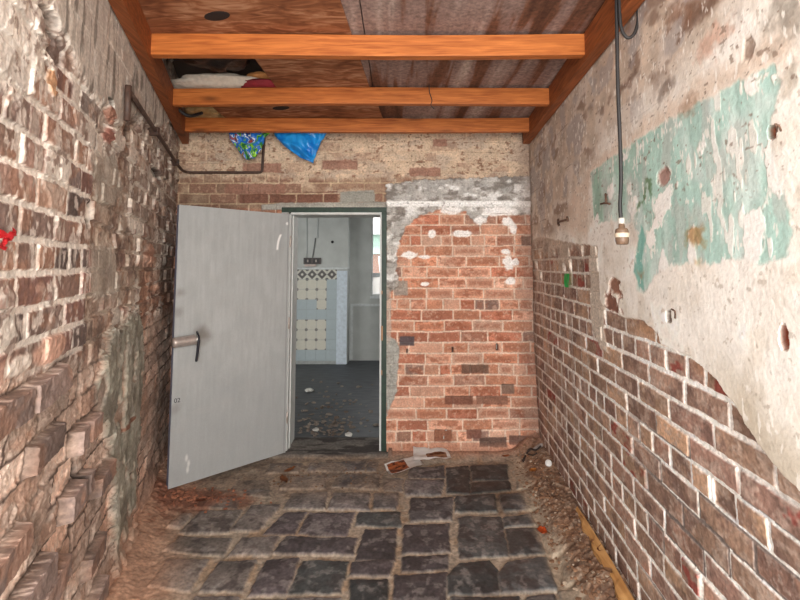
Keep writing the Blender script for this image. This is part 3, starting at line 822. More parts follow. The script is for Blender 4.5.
def build_floor():
    xs = np.linspace(-2.05, 1.36, 640)
    ys = np.concatenate([np.linspace(-1.9, 1.9, 40)[:-1], np.linspace(1.9, 4.09, 430)])
    X, Y = np.meshgrid(xs, ys)
    n1 = fbm(X * 12, Y * 12, 411, 4); n2 = fbm(X * 45, Y * 45, 412, 4); n3 = fbm(X * 3, Y * 3, 413, 4)
    wx = X + .022 * (fbm(X * 9, Y * 9, 421, 3) - .5) + .012 * (fbm(X * 45, Y * 45, 423, 2) - .5)
    wy = Y + .022 * (fbm(X * 9, Y * 9, 422, 3) - .5) + .012 * (fbm(X * 45, Y * 45, 424, 2) - .5)
    xl = XL + KL * (Y - D); xr = XR + KR * (Y - D)
    mort = C(160, 146, 130) * (.86 + .28 * n1)[..., None]
    mort = mix(mort, C(176, 158, 138), .5 * sm(.5, .64, n2))
    mort = mix(mort, C(150, 110, 74), .3 * sm(.55, .66, fbm(X * 7, Y * 7, 431, 3)))
    col = mort.copy(); H = -.012 + .006 * (n2 - .5); wet = np.zeros_like(X)
    rnd = random.Random(5)
    polys = [[tuple(at_z(px, py))[:2] for px, py in q] for q in STONES]
    for k, poly in enumerate(polys):
        tone, w = DARKWET.get(k, (1.0 + rnd.uniform(-.12, .12), .15))
        px = [p[0] for p in poly]; py = [p[1] for p in poly]
        sel = np.where((X > min(px) - .06) & (X < max(px) + .06) & (Y > min(py) - .06) & (Y < max(py) + .06))
        a, b = wx[sel], wy[sel]
        sd = sd_poly(a, b, poly) - .006
        m = sm(.006, -.008, sd)
        leftness = np.clip((.1 - np.mean(px)) / 1.2, 0, 1)
        base = (1 - leftness) * C(92, 87, 88) + leftness * C(116, 108, 102)
        if w > .45: base = base * .5 + .5 * C(76, 86, 88)
        if k in (7, 10, 11, 13, 14, 20, 21, 25, 23): base = C(88, 80, 82)
        cc = base * tone
        cc = cc[None, :] * (.72 + .56 * n1[sel])[:, None]
        cc = mix(cc, C(52, 44, 44), .5 * sm(.52, .66, fbm(a * 16, b * 16, 440 + k, 3)))
        cc = mix(cc, C(150, 144, 140), .5 * sm(.54, .68, fbm(a * 22, b * 22, 500 + k, 5)))
        col[sel] = mix(col[sel], cc, m)
        hh = .004 * rnd.uniform(-1, 1) + .006 * (n1[sel] - .5) + .004 * sm(0, -.05, sd)
        H[sel] = H[sel] * (1 - m) + m * hh
        wet[sel] = wet[sel] * (1 - m) + m * w * (.55 + .6 * n1[sel])
    # continuation of the paving nearer than the picture and at the edges
    d, r, c = bricks(X, Y, .27, .36, .1, 460, False, .08, .02)
    m = sm(.008, .02, d) * sm(1.96, 1.93, Y)
    col = mix(col, C(88, 84, 84) * (.7 + .6 * n1)[..., None], m); H = H * (1 - m) + .004 * m; wet = wet * (1 - m) + .3 * m
    # dark damp patches on the right
    for q in ([(462, 470), (490, 472), (512, 484), (505, 498), (470, 498), (450, 492)], [(485, 496), (505, 492), (515, 512), (495, 514)], [(470, 462), (508, 462), (512, 472), (472, 472)]):
        poly = [tuple(at_z(px, py))[:2] for px, py in q]
        m = sm(.03, -.03, sd_poly(wx, wy, poly) + .05 * (n1 - .5))
        col = col * (1 - .22 * m)[..., None]; wet = np.maximum(wet, .6 * m)
    # trodden dirt by the doorway
    q = [tuple(at_z(px, py))[:2] for px, py in [(160, 490), (290, 452), (390, 452), (408, 470), (400, 500), (330, 496), (250, 500), (200, 512), (170, 520)]]
    m = sm(.12, -.12, sd_poly(X, Y, q) + .12 * (n3 - .5))
    dc = mix(C(140, 122, 106) * (.8 + .4 * n1)[..., None], C(88, 74, 66), .7 * sm(.54, .64, fbm(X * 18, Y * 18, 471, 4)))
    col = mix(col, dc, .72 * m * sm(.25, .55, fbm(X * 8, Y * 8, 472, 3) + .1)); H += .006 * m * n1; wet *= (1 - m)
    # doorway sill: dark worn stone
    m = sm(D - .10, D - .06, Y + .02 * (n1 - .5)) * (X > OX0 - .1) * (X < OX1 + .05)
    col = mix(col, mix(C(112, 106, 100) * (.8 + .4 * n1)[..., None], C(58, 52, 50), sm(.44, .6, fbm(X * 5, Y * 16, 475, 4))), m * .95); H = H * (1 - m) + .012 * m
    # brick dust along the left wall
    s = X - xl
    m = sm(.36, .10, s + .22 * (n3 - .5) + .06 * (n1 - .5) - .02)
    dc = C(178, 140, 116) * (.84 + .32 * n1)[..., None]
    dc = mix(dc, C(122, 78, 58), .75 * sm(.58, .66, fbm(X * 24, Y * 24, 481, 3)) * sm(2.4, 3.0, Y))
    col = mix(col, dc, .95 * m); H += m * (.02 + .05 * sm(.16, .0, s)) + .006 * m * n2; wet *= (1 - m)
    # red-brown rubble at the foot of the open door
    q = [tuple(at_z(px, py))[:2] for px, py in [(150, 488), (185, 492), (235, 492), (250, 500), (200, 508), (165, 512)]]
    m = sm(.08, -.05, sd_poly(X, Y, q) + .16 * (n1 - .5))
    col = mix(col, C(120, 76, 58) * (.7 + .6 * n2)[..., None], .8 * m); H += .012 * m * n2
    # mortar margin and heaped litter along the right wall
    t = xr - X
    m = sm(.30, .24, t + .05 * (n1 - .5))
    col = mix(col, C(166, 150, 130) * (.86 + .28 * n1)[..., None], .9 * m); wet *= (1 - m)
    m = sm(.20, .14, t + .07 * (n1 - .5))
    lt = mix(C(126, 98, 78) * (.7 + .6 * n1)[..., None], C(176, 158, 140), .6 * sm(.56, .64, n2))
    lt = mix(lt, C(84, 58, 44), .6 * sm(.54, .62, fbm(X * 30, Y * 30, 491, 3)))
    col = mix(col, lt, .95 * m)
    heap = sm(.24, .0, t + .04 * (n1 - .5))
    H += heap * (.085 + .03 * n1) + .02 * m * n2
    # corner heap of earth against the back wall
    dist = np.hypot(X - (xr - .02), Y - D)
    m = sm(.38, .05, dist + .12 * (n1 - .5))
    col = mix(col, C(128, 104, 88) * (.7 + .6 * n1)[..., None], .85 * m); H += .05 * m * n1
    m = sm(D - .16, D - .03, Y + .06 * (n1 - .5)) * (X > OX1 + .02)
    col = mix(col, C(156, 116, 96) * (.8 + .4 * n1)[..., None], .8 * m); H += .03 * m; wet *= (1 - m)
    P = np.stack([X, Y, H], -1)
    o = grid_obj('floor', P, col, [M_FLOOR], gloss=np.clip(wet, 0, 1))
    struct(o, 'floor of dark grey stone setts in wide pale sandy joints')
    return lambda x, y: float(H[np.abs(ys - y).argmin(), np.abs(xs - x).argmin()])


floor_h = build_floor()

# ================================================================== CEILING, JOISTS
JB, JT = 2.575, 2.685
M_JOIST = wood('orange_pine', (146, 76, 32), (202, 122, 62), 5.0, 0, .55)
M_LEDGER = wood('brown_pine', (108, 60, 32), (164, 94, 52), 5.0, 1, .6)


def board_mat():
    m, nt, b = nodemat('weathered_boarding')
    N = nt.nodes.new
    tc = N('ShaderNodeTexCoord'); mp = N('ShaderNodeMapping'); mp.inputs['Scale'].default_value = (7.0, .5, 1)
    nt.links.new(tc.outputs['Object'], mp.inputs['Vector'])
    n1 = N('ShaderNodeTexNoise'); n1.inputs['Scale'].default_value = 1.3; n1.inputs['Detail'].default_value = 6; n1.inputs['Distortion'].default_value = .3
    nt.links.new(mp.outputs['Vector'], n1.inputs['Vector'])
    cr = N('ShaderNodeValToRGB')
    e = cr.color_ramp.elements
    e[0].position = .32; e[0].color = lin(84, 52, 36); e[1].position = .72; e[1].color = lin(186, 170, 160)
    for p, c in ((.42, (116, 78, 58)), (.48, (138, 114, 106)), (.58, (150, 128, 120))):
        x = e.new(p); x.color = lin(*c)
    nt.links.new(n1.outputs['Fac'], cr.inputs['Fac'])
    n2 = N('ShaderNodeTexNoise'); n2.inputs['Scale'].default_value = 55; n2.inputs['Detail'].default_value = 5
    nt.links.new(tc.outputs['Object'], n2.inputs['Vector'])
    mr = N('ShaderNodeMapRange'); mr.inputs['From Min'].default_value = .3; mr.inputs['From Max'].default_value = .7
    mr.inputs['To Min'].default_value = .62; mr.inputs['To Max'].default_value = 1.3
    nt.links.new(n2.outputs['Fac'], mr.inputs['Value'])
    mu = N('ShaderNodeVectorMath'); mu.operation = 'SCALE'
    nt.links.new(cr.outputs['Color'], mu.inputs[0]); nt.links.new(mr.outputs['Result'], mu.inputs['Scale'])
    nt.links.new(mu.outputs['Vector'], b.inputs['Base Color'])
    b.inputs['Roughness'].default_value = .9
    return m


def ply_mat():
    m, nt, b = nodemat('stained_plywood')
    N = nt.nodes.new
    tc = N('ShaderNodeTexCoord'); mp = N('ShaderNodeMapping'); mp.inputs['Rotation'].default_value = (0, 0, math.radians(48)); mp.inputs['Scale'].default_value = (3.2, 11, 1)
    nt.links.new(tc.outputs['Object'], mp.inputs['Vector'])
    n1 = N('ShaderNodeTexNoise'); n1.inputs['Scale'].default_value = 2.2; n1.inputs['Detail'].default_value = 7; n1.inputs['Distortion'].default_value = 1.2
    nt.links.new(mp.outputs['Vector'], n1.inputs['Vector'])
    cr = N('ShaderNodeValToRGB'); e = cr.color_ramp.elements
    e[0].position = .30; e[0].color = lin(106, 60, 34); e[1].position = .74; e[1].color = lin(196, 150, 116)
    x = e.new(.5); x.color = lin(148, 94, 60)
    n3 = N('ShaderNodeTexNoise'); n3.inputs['Scale'].default_value = 3.0; n3.inputs['Detail'].default_value = 3
    nt.links.new(tc.outputs['Object'], n3.inputs['Vector'])
    ad = N('ShaderNodeMath'); ad.operation = 'MULTIPLY_ADD'; ad.inputs[1].default_value = .55; 
    nt.links.new(n3.outputs['Fac'], ad.inputs[0])
    sb = N('ShaderNodeMath'); sb.operation = 'SUBTRACT'; sb.inputs[1].default_value = .275
    nt.links.new(n1.outputs['Fac'], sb.inputs[0]); nt.links.new(sb.outputs[0], ad.inputs[2])
    nt.links.new(ad.outputs[0], cr.inputs['Fac'])
    nt.links.new(cr.outputs['Color'], b.inputs['Base Color'])
    b.inputs['Roughness'].default_value = .75
    return m


def slab(name, poly_xy, z0, z1, mat, parent=None):
    bm = bmesh.new()
    lo = [bm.verts.new((x, y, z0)) for x, y in poly_xy]; hi = [bm.verts.new((x, y, z1)) for x, y in poly_xy]
    bm.faces.new(lo[::-1]); bm.faces.new(hi)
    n = len(lo)
    for k in range(n):
        bm.faces.new((lo[k], lo[(k + 1) % n], hi[(k + 1) % n], hi[k]))
    return from_bm(name, bm, mat, parent)


def roof_xy(px, py, z):
    p = at_z(px, py, z); return (p.x, p.y)


M_BOARD = board_mat()
# weathered boards: one row of boards with fine open joints
bm = bmesh.new()
bx = at_z(330, 0, 2.70).x - .10
while bx < 1.3:
    w = .235 if bx < -.4 else 1.3
    bm_box(bm, (bx, -1.2, 2.700 + random.uniform(0, .002)), (bx + w - .006, D - .01, 2.722), 0)
    bx += w
ceil = from_bm('ceiling', bm, M_BOARD)
struct(ceil, 'weathered grey and brown boarded ceiling over the orange joists')
slab('ceiling_roof', [(-3.0, -1.2), (1.4, -1.2), (1.4, 4.2), (-3.0, 4.2)], WTOP, WTOP + .03, simple('roof_underside', (96, 84, 76), .9, scale=8))
struct(bpy.data.objects['ceiling_roof']); bpy.data.objects['ceiling_roof'].name = 'ceiling_1'

M_PLY = ply_mat()
zp = 2.690
a = roof_xy(128, 0, zp); b2 = roof_xy(148, 35, zp)
dirx = ((b2[0] - a[0]) / (b2[1] - a[1]))
fr = [(XL + KL * (-.6 - D) + .07, -.6), roof_xy(148, 35, zp), roof_xy(160, 46, zp), roof_xy(252, 55, zp), roof_xy(276, 87, zp), roof_xy(286, 95, zp), roof_xy(372, 95, zp), roof_xy(352, 36, zp), roof_xy(340, 0, zp)]
fr.append((fr[-1][0] - .05, -.6))
ply = slab('plywood_sheet', fr, zp, zp + .008, M_PLY)
tag(ply, 'large brown plywood sheet with a dark oval knot resting over the front joists', 'plywood')
bk = [roof_xy(205, 101, zp), roof_xy(228, 120, zp), roof_xy(240, 128, zp), roof_xy(386, 128, zp), roof_xy(375, 97, zp), roof_xy(300, 97.5, zp)]
ply2 = slab('plywood_sheet', bk, zp, zp + .008, M_PLY)
tag(ply2, 'smaller brown plywood strip lying between the two joists nearest the back wall', 'plywood')
# knots: raised dark ovals glued in the sheet face
def knot(px, py, rx, ry, parent):
    p = at_z(px, py, zp)
    bm = bmesh.new()
    bm_lathe(bm, [(0, -.0035), (.7, -.003), (.95, -.002), (1.0, .0005)], (0, 0, 0), (0, 0, 1), 20)
    for v in bm.verts:
        v.co.x *= rx; v.co.y *= ry
    o = from_bm('knot', bm, simple('dark_knot', (34, 27, 25), .8, scale=40), parent)
    o.location = p; o.rotation_euler = (0, 0, math.radians(-20))
    o['label'] = 'dark oval knot'
knot(217, 16, .070, .036, ply); knot(281, 108, .07, .04, ply2)

# joists
def beam(name, x0, x1, y0, y1, z0, z1, mat, label, group=None):
    bm = bmesh.new(); bm_box(bm, (x0, y0, z0), (x1, y1, z1), .004)
    bmesh.ops.subdivide_edges(bm, edges=[e for e in bm.edges if e.calc_length() > 1], cuts=24)
    for v in bm.verts:
        v.co.z += .004 * math.sin(v.co.x * 2.1 + y0 * 5); v.co.y += .003 * math.sin(v.co.x * 3.3 + y0 * 9)
    o = from_bm(name, bm, mat)
    return tag(o, label, 'joist', group)


for k, (yf, lab) in enumerate(((2.187, 'orange pine ceiling joist nearest the camera'), (2.876, 'orange pine ceiling joist, middle of the three'), (3.483, 'orange pine ceiling joist nearest the back wall, plastic bags under it'))):
    xl = XL + KL * (yf - D) + .062; xr = XR + KR * (yf - D) - .072
    beam('ceiling_joist', xl, xr, yf, yf + .048, JB, JT, M_JOIST, lab, 'orange ceiling joists')


def ledger(xc, k, sgn, y0, y1, label):
    bm = bmesh.new()
    w = .06
    vs = []
    for y in np.linspace(y0, y1, 24):
        x = xc + k * (y - D)
        ins = x + sgn * w; out = x + sgn * .004
        vs.append([bm.verts.new((out, y, JB - .03)), bm.verts.new((ins, y, JB - .03)), bm.verts.new((ins, y, JT + .004)), bm.verts.new((out, y, JT + .004))])
    for p, q in zip(vs, vs[1:]):
        for i in range(4):
            bm.faces.new((p[i], p[(i + 1) % 4], q[(i + 1) % 4], q[i]))
    bm.faces.new(vs[0][::-1]); bm.faces.new(vs[-1])
    o = from_bm('wall_plate', bm, M_LEDGER)
    return tag(o, label, 'beam')


ledger(XL + .012, KL, 1, .9, 3.74, 'brown timber wall plate along the top of the left wall')
ledger(XR - .014, KR, -1, -.9, 3.74, 'brown timber wall plate along the top of the right wall')

# ================================================================== DOORWAY FRAME
M_GREEN = simple('dark_green_paint', (18, 40, 30), .55, c2=(32, 60, 46), scale=30)
M_PALE = simple('pale_frame_paint', (196, 200, 198), .6, c2=(212, 214, 212), scale=14)
M_SCUFF = simple('scuffed_frame_paint', (150, 152, 148), .6, c2=(206, 208, 206), scale=18)
frame = empty('trim_1', (0, 0, 0)); struct(frame, 'green and pale painted door frame of the open doorway')
bm = bmesh.new(); bm_box(bm, (OX0, D - .012, OZ1 - .042), (OX1, D + .05, OZ1), .003); from_bm('frame_head', bm, M_GREEN, frame)
bm = bmesh.new(); bm_box(bm, (OX0 + .08, D - .004, OZ1 - .062), (OX1 - .045, D + .25, OZ1 - .0425), .002); from_bm('head_lining', bm, M_PALE, frame)
bm = bmesh.new(); bm_box(bm, (OX1 - .042, D - .012, 0), (OX1, D + .05, OZ1 - .0425), .003); from_bm('frame_post', bm, M_GREEN, frame)
bm = bmesh.new(); bm_box(bm, (OX1 - .058, D - .002, 0), (OX1 - .0425, D + .25, OZ1 - .0625), .002); from_bm('post_lining', bm, M_PALE, frame)
bm = bmesh.new(); bm_box(bm, (OX1 - .046, D - .013, .90), (OX1 - .030, D - .0121, 1.02), 0)
for (z0, z1) in ((.62, .66), (1.28, 1.31)):
    bm_box(bm, (OX1 - .044, D - .013, z0), (OX1 - .034, D - .0121, z1), 0)
from_bm('bare_patch', bm, simple('bare_timber', (164, 128, 98), .8), frame)['label'] = 'chipped bare timber patch'
bm = bmesh.new(); bm_box(bm, (OX0, D - .012, 0), (OX0 + .06, D + .06, OZ1 - .0425), .003); from_bm('frame_post', bm, M_SCUFF, frame)
bm = bmesh.new(); bm_box(bm, (OX0 + .0605, D + .0, 0), (OX0 + .082, D + .26, OZ1 - .0625), .002)
bm_box(bm, (OX0 + .0825, D + .05, 0), (OX0 + .092, D + .09, OZ1 - .0625), .002)
from_bm('post_lining', bm, M_PALE, frame)

# ================================================================== DOOR LEAF
HX, HY = -.930, 3.742
fx, fy = -1.562, 3.146
ang = math.atan2(fy - HY, fx - HX)
LW = math.hypot(fx - HX, fy - HY)
# local frame: x along the leaf from hinge to free edge, face towards the room
door = empty('door_1', (HX, HY, 0)); struct(door, 'pale grey metal door standing open into the room')
door.rotation_euler = (0, 0, ang)
DZ0, DZ1, DT = .03, 1.945, .042


def build_leaf():
    # local +y of the rotated frame: the leaf direction points back-left; the room side is local +y or -y
    nrm = Vector((-math.sin(ang), math.cos(ang)))
    s = 1 if nrm.y < 0 else -1                       # visible face looks to -Y
    us = np.linspace(0, LW, 170); vs = np.linspace(DZ0, DZ1, 300)
    U, V = np.meshgrid(us, vs)
    n1 = fbm(U * 10, V * 8, 611, 4); n2 = fbm(U * 60, V * 6, 612, 4)
    col = C(170, 173, 173) * (.95 + .1 * n2)[..., None] * (.96 + .08 * n1)[..., None]
    col = mix(col, C(156, 160, 161), .5 * sm(1.2, .4, V + .4 * (n1 - .5)))  # lower leaf darkened: shading put into the paint colour
    col = mix(col, C(170, 171, 170), .3 * sm(.6, .75, fbm(U * 6, V * 10, 614, 4)))
    # dark smudges beside the handle, along the free edge and low down
    for (cu, cv, r, k) in ((LW - .20, 1.02, .085, .75), (LW - .02, 1.2, .05, .3), (LW - .03, .55, .05, .3), (LW - .03, 1.33, .05, .35)):
        q = np.hypot(U - cu, (V - cv)) / r + .8 * (n1 - .5)
        col = mix(col, C(112, 106, 100), k * sm(1.1, .2, q))
    # white scratch near the hinge edge and white drips low down
    L0, L1 = .045, .095
    t = (V - 1.64) / .14
    cu = .060 + (1 - t) * .050 + .02 * np.sin(t * 2.2)
    m = sm(.013, .006, np.abs(U - cu)) * sm(0, .08, t) * sm(1, .9, t)
    col = mix(col, C(240, 240, 238), m)
    col = mix(col, C(238, 238, 236), sm(.014, .009, np.hypot(U - .025, V - 1.865)))
    for (cu, cv) in ((LW - .12, .12), (LW - .125, .16), (LW - .11, .2)):
        col = mix(col, C(218, 218, 214), .8 * sm(.014, .004, np.hypot(U - cu, (V - cv) * .4)))
    # seam close to the hinge
    col = mix(col, C(120, 120, 118), .7 * sm(.004, .002, np.abs(U - .016)))
    P = np.stack([U, np.full_like(U, s * DT * .5) + s * .0015 * (n1 - .5), V], -1)
    if s < 0:
        P2, c2 = P, col
    else:
        P2, c2 = P[:, ::-1], col[:, ::-1]
    ex = boxes_quads([((0, -DT * .5, DZ0), (LW, DT * .5 - .003, DZ1)) if s > 0 else ((0, -DT * .5 + .003, DZ0), (LW, DT * .5, DZ1))])
    o = grid_obj('door_leaf', P2, c2, [surface_mat('grey_metal_paint', .42, 160, .05, .08), simple('door_edge_paint', (120, 122, 140), .5)], extra=ex, parent=door)
    return s


S = build_leaf()
# the two small dark stencilled characters by the free edge
M_DARK = simple('dark_marks', (52, 52, 54), .7)
cu = bpy.data.curves.new('mark_curve', 'FONT'); cu.body = '02'; cu.size = .042; cu.extrude = .0006; cu.align_x = 'CENTER'; cu.align_y = 'CENTER'
tmp = bpy.data.objects.new('mark_tmp', cu); COL.objects.link(tmp)
dg = bpy.context.evaluated_depsgraph_get()
me = bpy.data.meshes.new_from_object(tmp.evaluated_get(dg)); bpy.data.objects.remove(tmp)
mk = link('stencilled_mark', me, M_DARK, door)
mk.location = (LW - .035, S * (DT * .5 + .002), .60); mk.rotation_euler = (math.radians(90), 0, math.radians(180) if S > 0 else 0)
mk['label'] = 'small dark stencilled mark'

M_STEEL = simple('worn_steel', (190, 180, 174), .34, .55, .15, 30)
hz = 1.005
yo = S * DT * .5
hx = LW - .115
hd = empty('handle', (0, 0, 0)); hd.parent = door
bpy.data.objects.remove(hd)
bm = bmesh.new()
bm_lathe(bm, [(.026, 0), (.027, .004), (.022, .009), (.012, .012)], (hx, yo, hz), (0, S, 0), 24)
from_bm('handle_rose', bm, M_STEEL, door, True)
bm = bmesh.new()
bm_tube(bm, [(hx, yo + S * .01, hz), (hx, yo + S * .045, hz)], .011, 14)
bm_tube(bm, smooth_path([(hx - .005, yo + S * .05, hz + .001), (hx + .02, yo + S * .05, hz), (hx + .07, yo + S * .05, hz - .003), (hx + .140, yo + S * .05, hz - .006)], 6), [.030] + [.035] * 17 + [.031], 20)
from_bm('lever', bm, M_STEEL, door, True)
bm = bmesh.new()
bm_lathe(bm, [(.036, 0), (.039, .006), (.034, .014), (.014, .022)], (hx - .004, yo + S * .05, hz + .0), (-1, 0, 0), 20)
from_bm('lever_collar', bm, simple('pale_steel', (214, 212, 208), .35, .9), door, True)
# keeper strap hanging from the handle
bm = bmesh.new()
pts = smooth_path([(hx - .014, yo + S * .06, hz + .055), (hx - .016, yo + S * .098, hz + .02), (hx - .012, yo + S * .098, hz - .04), (hx - .010, yo + S * .092, hz - .10), (hx - .006, yo + S * .088, hz - .145)], 6)
bm_tube(bm, pts, [.006] * 8 + [.009] * (len(pts) - 9) + [.003], 10)
from_bm('key_strap', bm, simple('black_strap', (28, 28, 38), .5), door, True)['label'] = 'black strap hanging from the handle'
# hinges
for z in (.3, 1.05, 1.72):
    bm = bmesh.new(); bm_lathe(bm, [(.006, -.045), (.008, -.043), (.008, .043), (.006, .045)], (-.006, yo + S * .004, z), (0, 0, 1), 12)
    from_bm('hinge', bm, M_STEEL, door, True)

# ================================================================== BACK ROOM
M_BW = simple('pale_blue_grey_wall', (180, 183, 180), .85, c2=(196, 199, 196), scale=5, bump=.03)
M_BF = simple('dark_vinyl_floor', (58, 60, 64), .55, c2=(84, 88, 92), scale=5, stretch=(1.2, 5, 1), lo=.35, hi=.7)
Y1 = D + .29
YB, YR = 7.10, 7.36
slab('floor_1', [(-4.0, Y1 - .02), (1.6, Y1 - .02), (1.6, YR + .3), (-4.0, YR + .3)], -.05, -.002, M_BF)
struct(bpy.data.objects['floor_1'], 'dark grey floor of the room beyond the doorway')
slab('ceiling_2', [(-4.0, Y1), (1.6, Y1), (1.6, YR + .3), (-4.0, YR + .3)], 3.05, 3.1, M_BW); struct(bpy.data.objects['ceiling_2'])
slab('wall_beyond_left', [(-4.1, Y1), (-4.0, Y1), (-4.0, YR + .3), (-4.1, YR + .3)], 0, 3.05, M_BW); struct(bpy.data.objects['wall_beyond_left'])
slab('wall_beyond_right', [(1.6, Y1), (1.7, Y1), (1.7, YR + .3), (1.6, YR + .3)], 0, 3.05, M_BW); struct(bpy.data.objects['wall_beyond_right'])
# far wall with chimney breast, a tall window to its right
WX0 = at_y(371.5, 260, YR).x; WX1 = WX0 + 1.25
WZ0, WZ1 = at_y(375, 296, YR).z, 2.62
bm = bmesh.new()
bm_box(bm, (-4.0, YR, 0), (WX0, YR + .2, 3.05)); bm_box(bm, (WX1, YR, 0), (1.6, YR + .2, 3.05))
bm_box(bm, (WX0, YR, 0), (WX1, YR + .2, WZ0)); bm_box(bm, (WX0, YR, WZ1), (WX1, YR + .2, 3.05))
from_bm('wall_beyond_back', bm, M_BW); struct(bpy.data.objects['wall_beyond_back'], 'pale blue grey far wall of the next room')
BRX = at_y(347.5, 320, YB).x
bm = bmesh.new(); bm_box(bm, (-1.95, YB, 0), (BRX, YR - .001, 3.05))
from_bm('wall_chimney_breast', bm, M_BW); struct(bpy.data.objects['wall_chimney_breast'], 'pale chimney breast of the next room')
# dado panel and rail right of the breast
bm = bmesh.new()
zr = at_y(360, 305, YR).z
bm_box(bm, (BRX + .02, YR - .03, zr - .02), (WX1, YR - .001, zr + .02), .004)
bm_box(bm, (BRX + .02, YR - .02, .02), (BRX + .06, YR - .001, zr - .021), .003)
from_bm('trim_2', bm, simple('pale_trim', (206, 210, 210), .7)); struct(bpy.data.objects['trim_2'])
bm = bmesh.new()
zs_ = at_y(360, 268, YB).z
bm_box(bm, (BRX - .34, YB - .03, zs_ - .012), (BRX + .02, YB - .001, zs_ + .012), .004)
from_bm('trim_3', bm, simple('pale_trim', (206, 210, 210), .7)); struct(bpy.data.objects['trim_3'])
# window
win = empty('window_1', ((WX0 + WX1) / 2, YR + .05, WZ0)); struct(win, 'bright window in the far wall of the next room')
M_WF = simple('window_paint', (206, 210, 212), .5)
cx = (WX0 + WX1) / 2
bm = bmesh.new()
zt = at_y(375, 275, YR).z - WZ0
for (x0, x1, z0, z1) in ((WX0 - cx, WX0 - cx + .018, 0, WZ1 - WZ0), (WX1 - cx - .045, WX1 - cx, 0, WZ1 - WZ0), (WX0 - cx + .018, WX1 - cx - .045, 0, .03),
                         (WX0 - cx + .018, WX1 - cx - .045, WZ1 - WZ0 - .05, WZ1 - WZ0), (WX0 - cx + .018, WX1 - cx - .045, zt - .035, zt + .03)):
    bm_box(bm, (x0, 0, z0), (x1, .06, z1), .003)
from_bm('window_frame', bm, M_WF, win)
gm = simple('window_glass', (250, 250, 250), .02, var=0, bump=0, trans=1.0)
bm = bmesh.new(); bm_box(bm, (WX0 - cx + .018, .025, zt + .03), (WX1 - cx - .045, .029, WZ1 - WZ0 - .05))
from_bm('pane', bm, gm, win)
bm = bmesh.new(); bm_box(bm, (WX0 - cx + .018, .025, .03), (WX1 - cx - .018, .029, zt - .035))
from_bm('frosted_pane', bm, simple('frosted_glass', (250, 252, 252), .9, var=0, bump=0, trans=.8), win)['label'] = 'white frosted lower pane'
bm = bmesh.new(); bm_box(bm, (WX0 - cx - .02, -.08, -.04), (WX1 - cx + .02, -.051, -.002), .003)
from_bm('window_sill', bm, M_WF, win)
# neighbouring house seen through it
M_NB = simple('neighbour_brick', (150, 110, 92), .9, scale=30)
nb = empty('neighbour_building', (1.0, 13.0, -.5)); tag(nb, 'brick house with pale green boarding seen through the far window', 'building')
zb = at_y(376, 254, 13).z; zg = at_y(376, 235, 13).z
bm = bmesh.new(); bm_box(bm, (-4.0, 0, 0), (4.0, 3.0, zb + .5)); from_bm('brick_storey', bm, M_NB, nb)
bm = bmesh.new(); bm_box(bm, (-4.1, -.1, zb + .5), (4.1, 3.1, zg + .5)); from_bm('green_boarding', bm, simple('pale_green_boards', (176, 208, 196), .7), nb)
bm = bmesh.new()
for s_, e_ in (((-4.3, -.4), (4.3, 1.5)),):
    v = [bm.verts.new(p) for p in ((-4.3, -.3, zg + .5), (4.3, -.3, zg + .5), (4.3, 1.5, zg + .9), (-4.3, 1.5, zg + .9), (-4.3, 3.3, zg + .5), (4.3, 3.3, zg + .5))]
    bm.faces.new((v[0], v[1], v[2], v[3])); bm.faces.new((v[3], v[2], v[5], v[4])); bm.faces.new((v[0], v[3], v[4])); bm.faces.new((v[1], v[5], v[2])); bm.faces.new((v[0], v[4], v[5], v[1]))
from_bm('roof', bm, simple('pale_roof', (200, 204, 206), .7), nb)
slab('floor_2', [(-12, YR + .2), (14, YR + .2), (14, 24), (-12, 24)], -.6, -.5, simple('outside_ground', (150, 146, 138), .9)); struct(bpy.data.objects['floor_2'])

# tiled fire surround on the chimney breast
tp = empty('tiled_fire_surround', (-1.3, YB - .004, 0)); tag(tp, 'tiled fire surround with cream and blue spotted tiles on the far chimney breast', 'fireplace')


